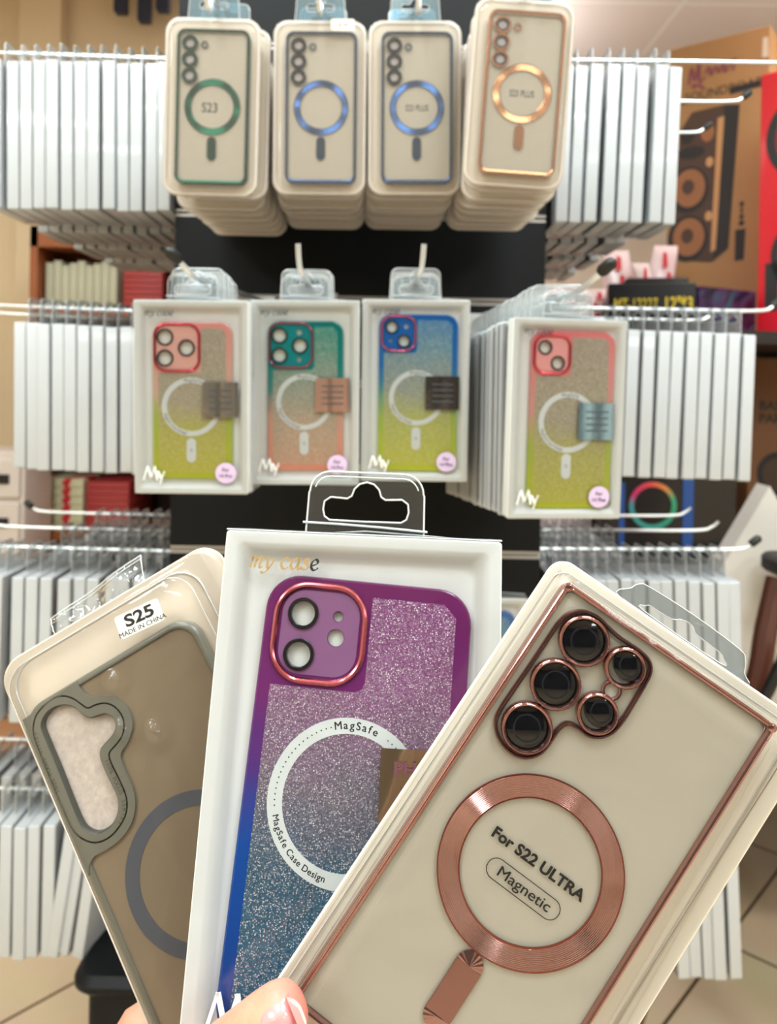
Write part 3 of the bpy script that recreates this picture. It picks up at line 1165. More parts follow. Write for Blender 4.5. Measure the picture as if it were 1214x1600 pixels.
for c_ in ('coral', 'teal', 'azure', 'rose'):
    CFG[c_]['stp'] = SIL


def shop_M(px, py, d, roll=0.0, pitch=0.0, yaw=0.0, k=1.0):
    """stand a package upright in the shop: top centre at the place, facing the camera side of the room"""
    p = at(px, py, d)
    B = Matrix(((1, 0, 0, 0), (0, 0, -1, 0), (0, 1, 0, 0), (0, 0, 0, 1)))
    return Matrix.Translation(p) @ B @ Matrix.Rotation(math.radians(yaw), 4, 'Y') @ Matrix.Rotation(math.radians(pitch), 4, 'X') @ Matrix.Rotation(math.radians(roll), 4, 'Z') @ Matrix.Scale(k, 4)


K2 = 106 / 112
SEC = 'glitter phone case boxes on the front hooks'
ROW2 = [
    ('coral', 298, 470, .738, .4, 3.5, 0, 'white box with a coral to lime glitter case with three camera holes', 5, 3),
    ('teal', 476, 470, .775, .6, 3.5, 0, 'white box with a teal to peach glitter case with three camera holes', 3, 3),
    ('azure', 650.5, 469, .787, .3, 3.5, 0, 'white box with a blue to lime glitter case with two diagonal camera holes', 4, 3),
    ('rose', 892.5, 499, .716, -.2, 2.5, 7.0, 'white box with a pink to lime glitter case fronting the long right stack', 14, 15),
]
STACKN = {'coral': 'the coral case box', 'teal': 'the teal case box', 'azure': 'the blue case box', 'rose': 'the pink case box'}
for key, px, py, d, roll, pitch, yaw, label, nb, _ in ROW2:
    M = shop_M(px, py, d, roll, pitch, yaw, K2)
    boxed_glitter_case('boxed_phone_case', label, M, CFG[key], SEC, fine=False)
    base = shop_M(px, py, d, roll * .5, 0, yaw, 1)
    if key == 'rose':
        dirv = Vector((-.128, 1, 0)).normalized()
        step = .0182
    else:
        dirv = Vector((0, 1, 0))
        step = .0185
    for i in range(nb):
        h = 180
        p = at(px, py, d) + dirv * (step * (i + 1) + .012) + Vector((random.uniform(-.0015, .0015), 0, .024 + random.uniform(-.0008, .0008) - .0008 * i))
        M2 = Matrix.Translation(p) @ Matrix.Rotation(math.radians(-yaw), 4, 'Z') @ Matrix(((1, 0, 0, 0), (0, 0, -1, 0), (0, 1, 0, 0), (0, 0, 0, 1)))
        place_plain(h, ['pink', 'lime', 'teal', 'blue', 'grey'][i % 5], M2, f'white boxed phone case hanging {ORD[i]} behind {STACKN[key]} on the front hook', f'boxes stacked behind {STACKN[key]}')
    # the hook
    a = at(px, py, d)
    tip = {'coral': True, 'teal': False, 'azure': False, 'rose': True}[key]
    zt = a.z + .024
    if key == 'rose':
        e = Vector((a.x, a.y, zt)) + Vector((.128, -1, 0)).normalized() * .02
        s0 = Vector((a.x - .128 * (TY0 - a.y), TY0, zt + .006))
        path = [s0, s0.lerp(e, .5), e + Vector((-.006, .03, -.003)), e + Vector((.004, -.012, .004)), e + Vector((.017, -.03, .018))]
    elif key == 'coral':
        s0 = Vector((a.x + .026, TY0, zt + .010))
        path = [s0, Vector((a.x + .012, a.y + .12, zt + .002)), Vector((a.x + .004, a.y + .01, zt - .003)), Vector((a.x - .004, a.y - .012, zt + .006)), Vector((a.x - .013, a.y - .024, zt + .016))]
    else:
        s0 = Vector((a.x + (.006 if key == 'teal' else -.004), TY0, zt + .010))
        sx = -.004 if key == 'teal' else .004
        path = [s0, Vector((a.x, a.y + .12, zt + .002)), Vector((a.x, a.y + .008, zt - .002)), Vector((a.x + sx, a.y - .012, zt + .006)), Vector((a.x + sx * 1.4, a.y - .018, zt + .028))]
    hook(path, .0026, tip, f'wire hook on the tower front carrying {STACKN[key]}', 'front hooks of the tower')

# ------------------------------------------------------------------ blister packs of the top row
M_shell = clear('blister_shell', tint=(250, 248, 246), body=0.0, edge=0.4, rough=0.07, hz=0.06, haze=(245, 240, 236))
M_flange = mat('frosted_flange', (232, 222, 212), 0.35, coat=.3, trans=.25)


def blister_body(t, cream=True):
    H = 180
    o = lambda i, r: rr(97 - 2 * i, H - 2 * i, r, 7, 0, -H / 2)
    b = MB()
    b.prism(o(.6, 14), -1.0, 0, 0)
    b.build('backing_card', M_card, t)
    b = MB()
    b.levels([(o(0, 15), -1.6), (o(0, 15), 1.0), (o(.8, 14.5), 1.6), (o(4.6, 13), 1.6), (o(6.2, 12), 3.2), (o(7.0, 11.5), 12.5), (o(8.4, 10.5), 14), (o(10, 9.5), 14.2)], 0)
    b.levels([(o(0, 15), -1.6), (o(0, 15), 1.0), (o(1.6, 14), 1.7), (o(3.0, 13.4), 1.7)], 1)
    b.face(o(10, 9.5), 14.2, 0)
    b.build('blister_shell', [M_shell, M_flange], t)
    tb = tab_mesh(True, y0=-2, h=29, w=50, z=-.6, hk=.8, rim=.5)
    o2 = [(x, y + 13) for x, y in euro_hole(.8)]
    b = MB()
    out = ccw([(x, y + 24 - 2) for x, y in tab_outline(50, 28, -24)])
    b.plate(out, [o2], -.5, 0, 0)
    b.tube([(x, y, -.25) for x, y in out], .5, 1, n=5)
    b.tube([(x, y, -.25) for x, y in o2], .4, 1, n=5, closed=True)
    b.build('hang_tab', [M_tabblue, M_edgehighlight], t)


M_tabblue = clear('clear_tab_blue', tint=(186, 222, 236), body=0.12, edge=0.7, rough=0.15, hz=0.14, haze=(190, 226, 240))


def framed_blister(label, M, key, col, dark, text, textsx=1.0, cx=2.0, ctop=-14, w=74, h=155, sticker=None, lenscol=None):
    t = thing('blister_phone_case', label, 'phone case pack', M, 'blister packs at the front of the top row')
    blister_body(t)
    mm_ = mat('chrome_' + key, col, 0.17, metal=0.92)
    mring = mat('brushed_' + key, col, 0.2, metal=0.92)
    md = mat('lens_' + key, dark, 0.25, metal=.6)
    b = MB()
    b.levels([(rr(w - 6, h - 6, 6, 6), 7), (rr(w - 6, h - 6, 6, 6), 8.6), (rr(w - 4.4, h - 3.4, 7, 6), 9.4), (rr(w - 1.4, h - 1.4, 8, 6), 9.4), (rr(w, h, 8.5, 6), 8.2), (rr(w, h, 8.5, 6), .6)])
    pc = b.build('phone_case', mm_, t)
    pc.location = (cx * .001, (ctop - h / 2) * .001, 0)
    b = MB()
    b.prism(rr(w - 5.2, h - 5.2, 6, 5), 2, 5.6)
    if text:
        b.text(text, 10 if textsx == 1 else 6.6, -3 if textsx == 1 else 0, -5 if textsx == 1 else -3, 5.75, 1, 0, .012, align='c', sx=.85 if textsx == 1 else .68)
    b.build('insert_card', [M_insert, mat('grey_ink', (62, 60, 60), .5)], pc)
    b = MB()
    b.face(rr(w - 5.2, h - 5.2, 6, 5), 7.0)
    b.build('clear_back', M_clear, pc)
    lx = -w / 2 + 13.5
    for k in range(3):
        y = h / 2 - 14.5 - 16.2 * k
        b = MB()
        b.ring(8.0, 6.2, 6.9, 9.6, 1 if key in ('navy', 'steel') else 0, 36, lx, y, .5)
        b.ring(6.3, 4.2, 6.9, 8.8, 1, 36, lx, y, .3)
        b.disc(4.3, 6.6, 7.1, 2, 24, lx, y)
        b.build('lens_ring', [mm_, md, mat('lens_window', (178, 172, 176), .15, coat=.5)], pc)
    b = MB()
    b.ring(3.6, 2.5, 6.9, 8.2, 0, 24, lx + 14.5, h / 2 - 15.5, .3)
    b.build('flash_ring', mm_, pc)
    b = MB()
    b.levels([(circ(28.2 - 6.6 * j / 10, 72), 7.4 + (.16 if j % 2 else 0) - (.4 if j in (0, 10) else 0)) for j in range(11)])
    r0 = b.build('magnet_ring', mring, pc, angle=5)
    r0.location = (0, 0, 0)
    b = MB()
    b.prism(rr(9, 24, 4.5, 8, 0, -.5), 7.0, 7.6, 0, .2)
    q = b.build('magnet_bar', mm_, pc)
    q.location = (0, -.0415, 0)
    if sticker:
        b = MB()
        b.prism(rr(24, 11.5, 1.5, 3, 24, -9.5), 14.3, 14.45)
        b.text(sticker, 4.2, 24, -11.6, 14.5, 1, 0, .02, align='c')
        b.build('price_sticker', [mat('sticker_white', (232, 226, 216), .5), mat('sticker_ink', (120, 112, 104), .5)], t)
    return t


def plain_blister(M, label, group):
    if 'bl' not in PROTO:
        t = thing('blister_phone_case', label, 'phone case pack', M, group)
        blister_body(t)
        b = MB()
        b.prism(rr(74, 155, 8, 5, 2, -92), .6, 9, 0, .8)
        b.build('phone_case', mat('case_clear_dull', (206, 198, 188), .3, coat=.4), t)
        PROTO['bl'] = t
        return t
    return copy_tree(PROTO['bl'], M, label, group)


ROW1 = [
    ('green', (0, 74, 50), (4, 36, 28), 'S23', 1.0, 334, 29, .815, -.6, 'S23', 'green-framed', None, 7, 1.0),
    ('navy', (54, 82, 128), (16, 15, 24), None, 1.0, 500.5, 33, .832, .4, '', 'plain-ringed blue-framed', '18.00', 6, -.4),
    ('steel', (56, 86, 132), (14, 14, 18), 'S23 PLUS', .8, 648.5, 33, .832, .8, 'S23 PLUS', 'lettered blue-framed', None, 6, -.4),
    ('gold', (204, 148, 106), (40, 38, 40), 'S23 PLUS', .8, 822, 0, .770, -3.2, 'S23 PLUS', 'gold-framed', None, 7, -1.0),
]
LAB1 = ['cream blister pack with a green metal-framed case marked S23', 'cream blister pack with a blue-framed case, blank ring and a small price sticker',
        'cream blister pack with a blue-framed case marked S23 PLUS', 'cream blister pack with a tilted gold-framed case marked S23 PLUS']
for (key, col, dark, text, tsx, px, py, d, roll, _, nm, stk, nb, dx), lab in zip(ROW1, LAB1):
    k = 1.0
    M = shop_M(px, py, d, roll, 1.5, 0, k)
    framed_blister(lab, M, key, col, dark, text, tsx, sticker=stk)
    a = at(px, py, d)
    for i in range(nb):
        p = a + Vector((dx * .001 * (i + 1) + random.uniform(-.002, .002), .028 * (i + 1), random.uniform(-.0015, .0015) - (.003 if i else 0)))
        if key == 'green' and i == 0:
            p += Vector((.006, 0, .002))
        M2 = Matrix.Translation(p) @ Matrix(((1, 0, 0, 0), (0, 0, -1, 0), (0, 1, 0, 0), (0, 0, 0, 1))) @ Matrix.Rotation(math.radians(roll * (1 - i / nb) * .6), 4, 'Z')
        plain_blister(M2, f'cream blister pack hanging {ORD[i]} behind the {nm} case in the top row', f'packs stacked behind the {nm} case')
    z = a.z + .013
    ox = .002
    path = [Vector((a.x, TY0, z - .03)), Vector((a.x + ox, a.y + .08, z + .002)), Vector((a.x + ox, a.y - .008, z)), Vector((a.x + ox, a.y - .026, z - .016)), Vector((a.x + ox, a.y - .038, z - .020)), Vector((a.x + ox - .002, a.y - .046, z + .004)), Vector((a.x + ox - .004, a.y - .048, z + .05))]
    hook(path, .0026, False, f'wire hook on the tower front carrying the {nm} case', 'front hooks of the tower')

# one more pack low on the tower front, mostly hidden by the held boxes
lowM = shop_M(742, 935, .80, 0, 2, 0, K2)
boxed_glitter_case('boxed_phone_case', 'white box with a blue glitter case low on the tower, behind the held boxes', lowM, CFG['azure'], None, fine=False)
a = at(742, 935, .80)
hook([Vector((a.x, TY0, .988)), Vector((a.x, .9, a.z + .022)), Vector((a.x, a.y + .01, a.z + .02)), Vector((a.x, a.y - .015, a.z + .026)), Vector((a.x, a.y - .02, a.z + .045))], .0026, False,
     'wire hook on the tower front carrying the low blue case box', 'front hooks of the tower')
#PART4
# ------------------------------------------------------------------ the three packs held up in front


def held_M(w, t):
    w = Vector(w)
    return CAM_M @ Matrix.Translation(Vector(t) * .001) @ Matrix.Rotation(w.length, 4, w.normalized())


HELD = 'phone case packs held up in one hand'
boxed_glitter_case('boxed_phone_case', 'white box with a purple to blue glitter case, held in the middle of the fan',
                   held_M((-0.2618, -0.0493, -0.0419), (-5.8774, -58.8603, -324.3072)), CFG['violet'], HELD, fine=True)

# ---- rose gold framed case in a blister pack
M22 = held_M((-0.1084, -0.0947, -0.6008), (107.0363, -87.2786, -277.4843))
t22 = thing('blister_phone_case', 'held blister pack with a rose gold framed case lettered For S22 ULTRA', 'phone case pack', M22, HELD)
M_rose = mat('rose_gold_chrome', (186, 140, 136), 0.14, metal=0.96)
M_rosedark = mat('rose_gold_satin', (160, 118, 114), 0.26, metal=0.95)
M_rosering = mat('rose_gold_brushed', (178, 138, 136), 0.12, metal=0.96)
PW, PH = 104.6, 200
o22 = lambda i, r: rr(PW - 2 * i, PH - 2 * i, r, 8, 0, -PH / 2)
b = MB()
b.levels([(o22(.5, 6), -1.6), (o22(0, 6.5), -1.2), (o22(0, 6.5), -.3), (o22(.4, 6.2), 0)], 0, True, True)
b.build('backing_card', M_card, t22)
b = MB()
bx = lambda i, r: rr(93.6 - 2 * i, 186 - 2 * i, r, 7, -2.2, -4 - 93)
b.levels([(o22(.6, 6), .15), (bx(-1.2, 5.4), .2), (bx(-.2, 4.6), .7), (bx(.5, 4.2), 2.2), (bx(1.4, 3.8), 6.8), (bx(2.2, 3.4), 8.6), (bx(3.6, 3), 9.3), (bx(8, 2), 9.4)], 0)
b.face(bx(8, 2), 9.4, 0)
for o_, z in ((bx(-.6, 5), .45), ):
    b.tube([(x, y, z) for x, y in o_], .10, 1, n=5, closed=True)
b.build('blister_shell', [M_clearwavy, M_edgehighlight], t22)
CW, CH = 82.2, 166
ccx, ccy = -4.7, -6.2 - CH / 2
cloc = (ccx * .001, ccy * .001, 0)
b = MB()
R0 = lambda d: rr(CW + 2 * d, CH + 2 * d, 3.2 + d * .9, 6)
b.levels([(R0(-1.9), 4.6), (R0(-1.9), 6.2), (R0(-1.6), 6.9), (R0(-1.1), 7.1), (R0(-.8), 6.8), (R0(-.5), 7.0), (R0(-.15), 6.8), (R0(.0), 6.2), (R0(.05), 5.0), (R0(-.2), 4.4), (R0(.1), 3.8), (R0(.1), .4)])
for sx in (-1, 1):
    for sy in (-1, 1):
        b.disc(1.5, 6.6, 7.2, 0, 16, sx * (CW / 2 - 1.3), sy * (CH / 2 - 1.3), .3)
c22 = b.build('phone_case', M_rose, t22)
c22.location = cloc
L = lambda x, y: (x - ccx, y - ccy)     # pack -> case coordinates
lens5 = [(-30.6, -19.7, 8.6, 6.9, 0, 0), (-30.6, -37.2, 8.6, 6.9, 0, 0), (-30.7, -54.6, 8.6, 6.9, 0, 0), (-14.6, -19.2, 7.0, 5.3, .9, 1.5), (-14.1, -37.0, 7.0, 5.3, .6, 1.1)]
b = MB()
b.prism(rr(CW - 4, CH - 4, 3, 5), 3.0, 4.4)
b.text('For S22 ULTRA', 3.75, *L(-3.4, -90.4), 5.6, 1, 0, .035, align='c', sx=1.06)
b.text('Magnetic', 3.7, *L(-2.9, -99.7), 5.6, 1, 0, .0, align='c', sx=1.12, fat=.05)
pill = rr(27.6, 6.9, 3.4, 8, *L(-3.3, -98.2))
b.tube([(x, y, 5.5) for x, y in pill], .16, 1, n=4, closed=True)
b.build('insert_card', [M_insert, M_ink], c22)
b = MB()
b.face(rr(CW - 3.8, CH - 3.8, 2.5, 5), 5.2)
b.build('clear_back', M_clearwavy, c22)
bump = [(-40.8, -19.2), (-39.6, -15.1), (-36.2, -11.6), (-31.0, -10.3), (-26.0, -11.0), (-20.8, -11.6), (-13.6, -11.5), (-9.1, -12.4), (-6.6, -15.2), (-5.9, -20.1), (-5.7, -26.3), (-5.6, -33.7), (-6.4, -39.2), (-8.9, -43.0), (-12.6, -45.0), (-17.1, -45.0), (-20.2, -46.0), (-21.4, -49.0), (-21.5, -53.0), (-22.0, -58.1), (-24.3, -62.0), (-28.3, -64.3), (-33.4, -64.3), (-38.0, -62.2), (-40.6, -58.8), (-41.3, -54.2), (-41.3, -48.5), (-41.1, -39.3), (-41.0, -29.6), (-41.0, -22.6)]
bump = ccw(spline([L(*p) for p in bump], 4))
b = MB()
b.levels([(offset(bump, .55), 5.2), (offset(bump, .5), 6.6), (offset(bump, .15), 7.3), (offset(bump, -.35), 7.3), (offset(bump, -.6), 6.8), (offset(bump, -.6), 5.2)])
b.build('camera_frame', M_rose, c22)
b = MB()
b.levels([(offset(bump, -.62), 5.2), (offset(bump, -.62), 6.3), (offset(bump, -1.0), 6.35), (offset(bump, -1.05), 5.2)])
b.build('frame_shade_line', mat('brown_shade_line', (104, 70, 62), .3, metal=.6), c22)  # brown line stands in for the shading inside the camera frame
M_lensglass = mat('lens_glass', (6, 8, 13), 0.06, coat=.35)
M_lensmid = mat('lens_inner', (32, 34, 44), 0.22, coat=.8)
for x, y, ro, rg, dx, dy in lens5:
    x, y = L(x, y)
    b = MB()
    n = 60
    lv = []
    for rad, z in ((ro, 5.2), (ro, 7.4), (ro - .25, 8.0), (ro - .7, 8.3), (ro - 1.1, 8.2), (ro - 1.5, 7.6), (ro - 1.6, 5.4)):
        lv.append([(x + (rad + (.10 * (k % 2) if rad > ro - .9 else 0)) * math.cos(2 * PI * k / n), y + (rad + (.10 * (k % 2) if rad > ro - .9 else 0)) * math.sin(2 * PI * k / n), z) for k in range(n)])
    b.loft(lv)
    b.build('lens_ring', M_rose, c22)
    b = MB()
    b.disc(rg, 5.0, 6.9, 0, 48, x + dx, y + dy, .9)
    b.ring(rg * .68, rg * .60, 7.25, 7.5, 1, 40, x + dx, y + dy)
    b.build('lens', [M_lensglass, M_lensmid], c22)
b = MB()
x, y = L(-14.2, -28.0)
b.ring(3.3, 2.4, 5.2, 7.6, 0, 30, x, y, .3)
b.disc(2.4, 5.2, 5.6, 1, 24, x, y)
b.build('flash_ring', [M_rose, mat('flash_window', (226, 214, 200), .2, coat=.5)], c22)
b = MB()
rc = L(-4.4, -92.4)
lv = []
nr = 26
for j in range(nr + 1):
    r = 30.8 - (30.8 - 23.5) * j / nr
    lv.append((circ(r, 96), 5.9 + (.115 if j % 2 else 0) + (-.25 if j in (0, nr) else 0)))
b.levels(lv)
r22 = b.build('magnet_ring', M_rosering, c22, angle=5)
r22.location = (rc[0] * .001, rc[1] * .001, 0)
b = MB()
b.ring(30.95, 30.5, 5.2, 6.0, 0, 96)
b.ring(23.8, 23.3, 5.2, 6.0, 0, 96)
q = b.build('ring_edge', mat('rose_edge', (150, 74, 60), .2, metal=.9), c22)
q.location = r22.location
hc = L(-4.6, -137.5)
b = MB()
b.box(-4.7, 4.7, -9.3, 9.3, 5.2, 6.0)
b.box(-4.5, 4.5, -9.1, 9.1, 6.0, 6.1)
hb = b.build('magnet_bar', M_rosedark, c22)
hb.location = (hc[0] * .001, hc[1] * .001, 0)
for sgn in (1, -1):
    b = MB()
    n = 17
    outer = [(4.7 * math.cos(PI * k / (n - 1)), sgn * 4.7 * math.sin(PI * k / (n - 1))) for k in range(n)]
    vs = [(0, 0, 6.5)] + [(x, y, 5.75 + .10 * (k % 2)) for k, (x, y) in enumerate(outer)] + [(x, y, 5.2) for x, y in outer]
    fs = [(0, 1 + k, 2 + k) for k in range(n - 1)] + [(1 + k, 1 + n + k, 2 + n + k, 2 + k) for k in range(n - 1)]
    b.add(vs, fs, 0, False)
    q = b.build('bar_end', M_rose, hb, angle=5)
    q.location = (0, sgn * .0093, 0)
# hang tab
tabo = [(-25.2, -.5), (-24.9, 4.8), (-23.4, 7.4), (-20, 8.6), (-2.4, 9.2), (16, 8.4), (19.6, 6.6), (21.6, 2.6), (21.8, -.5)]
tabh = [(-17.4, .6), (-17.6, 2.6), (-16.2, 3.4), (-12.8, 3.4), (-7.8, 3.9), (-5.6, 5.3), (-3.4, 6.0), (-.6, 5.8), (1.6, 4.3), (7.4, 3.9), (11.6, 3.6), (13.4, 2.6), (13.4, .6)]
b = MB()
to, th = ccw(spline(tabo, 4)), ccw(spline(tabh, 4))
b.plate(to, [th], -.9, -.6, 0)
b.tube([(x, y, -.75) for x, y in th], .22, 1, n=5, closed=True)
b.tube([(x, y, -.75) for x, y in to], .22, 1, n=5, closed=True)
b.build('hang_tab', [clear('tab_glossy', tint=(222, 226, 226), body=.26, edge=.6, rough=.14, hz=.12, bump=.3, bscale=60), M_edgehighlight], t22)

# ---- smoky case with a cloud-shaped camera window
M25 = held_M((-0.2628, -0.0185, 0.5401), (-124.7843, -97.6729, -367.0421))
t25 = thing('blister_phone_case', 'held blister pack with a smoky grey-framed case and a white S25 sticker', 'phone case pack', M25, HELD)
PW, PH = 113.8, 205
o25 = lambda i, r: rr(PW - 2 * i, PH - 2 * i, r - 3.5, 8, 0, -PH / 2)
b = MB()
b.levels([(o25(.5, 14), -2.0), (o25(0, 14.5), -1.5), (o25(0, 14.5), -.4), (o25(.5, 14.2), 0)], 0, True, True)
b.build('backing_card', mat('beige_card', (215, 199, 180), .42, coat=.3, noise=.025, nscale=14), t25)
bx5 = lambda i, r: rr(95 - 2 * i, 189 - 2 * i, r, 8, -4.7, -4.6 - 94.5)
b = MB()
b.levels([(o25(.6, 14), .15), (bx5(-1.5, 13), .25), (bx5(-.2, 12.2), .9), (bx5(.4, 12), 3), (bx5(1.2, 11.6), 9.5), (bx5(2.2, 11), 11.4), (bx5(4, 10), 12), (bx5(9, 7), 12.1)])
b.face(bx5(9, 7), 12.1)
b.tube([(x, y, .7) for x, y in bx5(-.3, 12.4)], .28, 1, n=5, closed=True)
b.tube([(x, y, 10.8) for x, y in bx5(1.7, 11.4)], .16, 1, n=5, closed=True)
for dx_, dy_, dr, dh in ((-7.1, -32.6, 4.6, 1.9), (-.2, -60.7, 3.6, 1.3), (-11.9, -52.5, 3.2, 1.2), (30.0, -10.8, 3.4, 1.4)):
    b.levels([([(dx_ + q[0] * 1.0, dy_ + q[1] * (1.5 if dr < 4 else 1)) for q in circ(dr * k, 28)], 12.12 + dh * (1 - k * k) ** 2) for k in (1, .85, .7, .55, .4, .25, .1, .01)], 2)
b.build('blister_shell', [M_clearwavy, M_edgehighlight, clear('film_bulge', body=.02, edge=.5, rough=.16)], t25)
CW, CH = 86, 168
ccx, ccy = -8.9, -24.0 - CH / 2
M_sage = mat('sage_frame', (114, 112, 100), 0.3, coat=.5)
M_sage2 = mat('sage_frame_light', (148, 156, 156), 0.36, coat=.25)
M_smoke = mat('smoky_back', (138, 121, 100), 0.16, coat=.6, noise=.10, nscale=22, spec=.5)
b = MB()
R5 = lambda d: rr(CW + 2 * d, CH + 2 * d, 11 + d * .8, 8)
b.levels([(R5(-3.1), 4.4), (R5(-3.1), 6.4), (R5(-2.7), 6.9), (R5(-1.7), 7.0), (R5(-.8), 6.75), (R5(-.25), 6.1), (R5(0), 5.0), (R5(0), .4)])
c25 = b.build('phone_case', M_sage, t25)
c25.location = (ccx * .001, ccy * .001, 0)
L5 = lambda x, y: (x - ccx, y - ccy)
hole = ccw(spline([L5(*p) for p in [(-45.0, -33.3), (-41.1, -29.9), (-36.4, -29.3), (-31.6, -30.9), (-28.2, -34.2), (-26.6, -38.0), (-24.3, -41.2), (-20.6, -42.2), (-17.3, -43.3), (-15.1, -46.5), (-15.5, -50.3), (-18.3, -53.0), (-22.3, -54.4), (-25.4, -55.6), (-27.0, -58.3), (-27.4, -64.4), (-27.2, -71.3), (-27.2, -76.3), (-29.2, -81.0), (-32.8, -84.2), (-37.5, -85.2), (-41.9, -84.2), (-45.0, -80.9), (-46.2, -76.5), (-46.1, -65.5), (-45.7, -52.7), (-45.6, -40.4)]], 4))
groove = ccw(spline([L5(*p) for p in [(-48.5, -33.2), (-45.4, -28.9), (-40.9, -26.8), (-36.0, -25.9), (-31.2, -27.2), (-27.6, -30.4), (-25.4, -34.2), (-23.4, -37.4), (-19.8, -38.0), (-15.9, -39.4), (-13.0, -42.4), (-11.5, -46.8), (-12.0, -51.2), (-14.6, -55.0), (-18.5, -57.0), (-22.8, -58.6), (-23.8, -62.4), (-23.6, -70.1), (-23.8, -77.1), (-25.5, -81.8), (-28.8, -85.2), (-34.2, -87.7), (-39.0, -88.2), (-43.4, -87.0), (-47.0, -83.8), (-49.2, -79.6), (-49.9, -73.6), (-50.0, -60.2), (-49.8, -47.0), (-49.5, -38.5)]], 4))
bout = [L5(*p) for p in [(-51.2, -27.2), (-22.8, -24.8), (-22.9, -28.2), (-21.6, -31.8), (-19.6, -34.4), (-15.5, -35.9), (-11.3, -38.8), (-8.6, -43.6), (-7.8, -48.8), (-9.1, -53.8), (-13.6, -58.6), (-18.6, -61.4), (-19.8, -66.9), (-19.9, -75.8), (-21.7, -82.2), (-26.4, -88.0), (-33.3, -91.2), (-40.4, -91.8), (-46.0, -91.6), (-49.2, -93.6), (-51.2, -97)]]
bo = spline(bout[1:-1], 4, False)
bo = ccw([bout[0]] + bo + [bout[-1]])
# rounded back plate of smoky plastic, opened for the cameras
b = MB()
b.plate(rr(CW - 5, CH - 5, 9, 8), [offset(hole, 2)], 4.6, 5.6)
b.build('smoky_back', M_smoke, c25)
b = MB()
b.prism(rr(CW - 7, CH - 7, 8, 5), 2.2, 3.4)
b.build('insert_card', mat('pale_insert', (208, 193, 182), .6, noise=.3, nscale=420), c25)
b = MB()
gi = offset(groove, -.36)
go = offset(groove, .36)
b.plate(bo, [go], 5.0, 7.4, 0)
b.plate(gi, [hole], 4.0, 7.3, 0)
b.levels([(go, 7.2), (go, 6.4), (gi, 6.4), (gi, 7.2)], 1)
b.levels([(hole, 7.2), (offset(hole, -.5), 6.6), (offset(hole, -.7), 3.6)], 2)
# moulded lettering along the inner lip
M_olive = mat('olive_letter', (66, 64, 46), .4)


def path_text(b, pts, body, size, z, mi, flip=False):
    P = [Vector(p) for p in pts]
    d = [0]
    for i in range(1, len(P)):
        d.append(d[-1] + (P[i] - P[i - 1]).length)
    s = 0
    for ch in body:
        adv = size * .85
        tgt = s + adv / 2
        for i in range(1, len(P)):
            if d[i] >= tgt:
                f = (tgt - d[i - 1]) / max(1e-6, d[i] - d[i - 1])
                p = P[i - 1].lerp(P[i], f)
                t = (P[i] - P[i - 1])
                if ch != ' ':
                    b.text(ch, size, p.x, p.y, z, mi, math.atan2(t.y, t.x), .0, align='c')
                break
        s += adv


mid = [((Vector(p) + Vector(min(hole, key=lambda h_: (Vector(h_) - Vector(p)).length))) / 2) for p in groove]
left = [L5(*p) for p in [(-48.2, -62), (-48.6, -50), (-48.3, -40), (-47.4, -34), (-44.4, -30), (-41, -28.6), (-36, -28)]]
left = spline(left, 8, False)
right = spline([L5(*p) for p in [(-25.9, -60), (-26.1, -68), (-26.0, -76), (-27.6, -81.6), (-31, -85), (-36, -86.9), (-40, -86.9)]], 8, False)
path_text(b, left, '100% FOCUS STYLES', 1.9, 7.36, 3)
path_text(b, right, '100% FOCUS SERIES', 1.9, 7.36, 3)
b.build('camera_window', [M_sage, M_ink, mat('sage_dark', (70, 72, 66), .4), M_olive], c25)
b = MB()
rx, ry = L5(-10.0, -119.2)
b.ring(31.75, 25.6, 5.62, 5.8, 0, 80, rx, ry)
b.build('magnet_ring', mat('slate_ring', (84, 86, 94), .4, coat=.3), c25)
b = MB()
b.prism(rr(9.4, 26, 4.7, 8, rx, ry - 49), 5.62, 5.8)
b.build('magnet_bar', mat('slate_ring', (84, 86, 94), .4), c25)
# sticker on the blister
b = MB()
b.prism(rr(20.8, 10.0, 1.2, 3), 12.15, 12.3)
b.text('S25', 5.3, .3, -1.1, 12.36, 1, 0, .035, align='c', sx=1.32)
b.text('MADE IN CHINA', 2.2, .4, -4.4, 12.36, 1, 0, 0, align='c', sx=1.0, fat=.07)
q = b.build('model_sticker', [mat('label_white', (240, 236, 228), .45), M_ink], t25)
q.location = (.0150, -.0162, 0)
q.rotation_euler = (0, 0, math.radians(-6))
# crumpled hang tab
b = MB()
nx_, ny_ = 18, 6
vs = []
rnd = random.Random(4)
for j in range(ny_ + 1):
    for i in range(nx_ + 1):
        u, v = i / nx_, j / ny_
        x = -27.3 + u * 46.8 + v * (1.0 + u * 2.2)
        y = -.8 + v * (8.0 + 4.6 * u)
        z = -1.2 + 1.4 * v * math.sin(u * 9 + 1) + rnd.uniform(-.35, .35) - v * v * 1.5
        vs.append((x, y, z))
b.add(vs, [(j * (nx_ + 1) + i, j * (nx_ + 1) + i + 1, (j + 1) * (nx_ + 1) + i + 1, (j + 1) * (nx_ + 1) + i) for j in range(ny_) for i in range(nx_)])
top = vs[-(nx_ + 1):]
b.tube(top, .30, 1, n=5)
b.tube([(x + .2, y - 1.6, z + .9) for x, y, z in top[1:]], .2, 1, n=5)
b.tube([vs[k * (nx_ + 1)] for k in range(ny_ + 1)], .25, 1, n=5)
b.tube([vs[k * (nx_ + 1) + nx_] for k in range(ny_ + 1)], .25, 1, n=5)
b.build('hang_tab', [clear('tab_crumpled', tint=(236, 238, 240), body=.07, edge=.7, rough=.10, hz=.05, bump=.5, bscale=90), M_edgehighlight], t25)

# ------------------------------------------------------------------ the hand that holds them


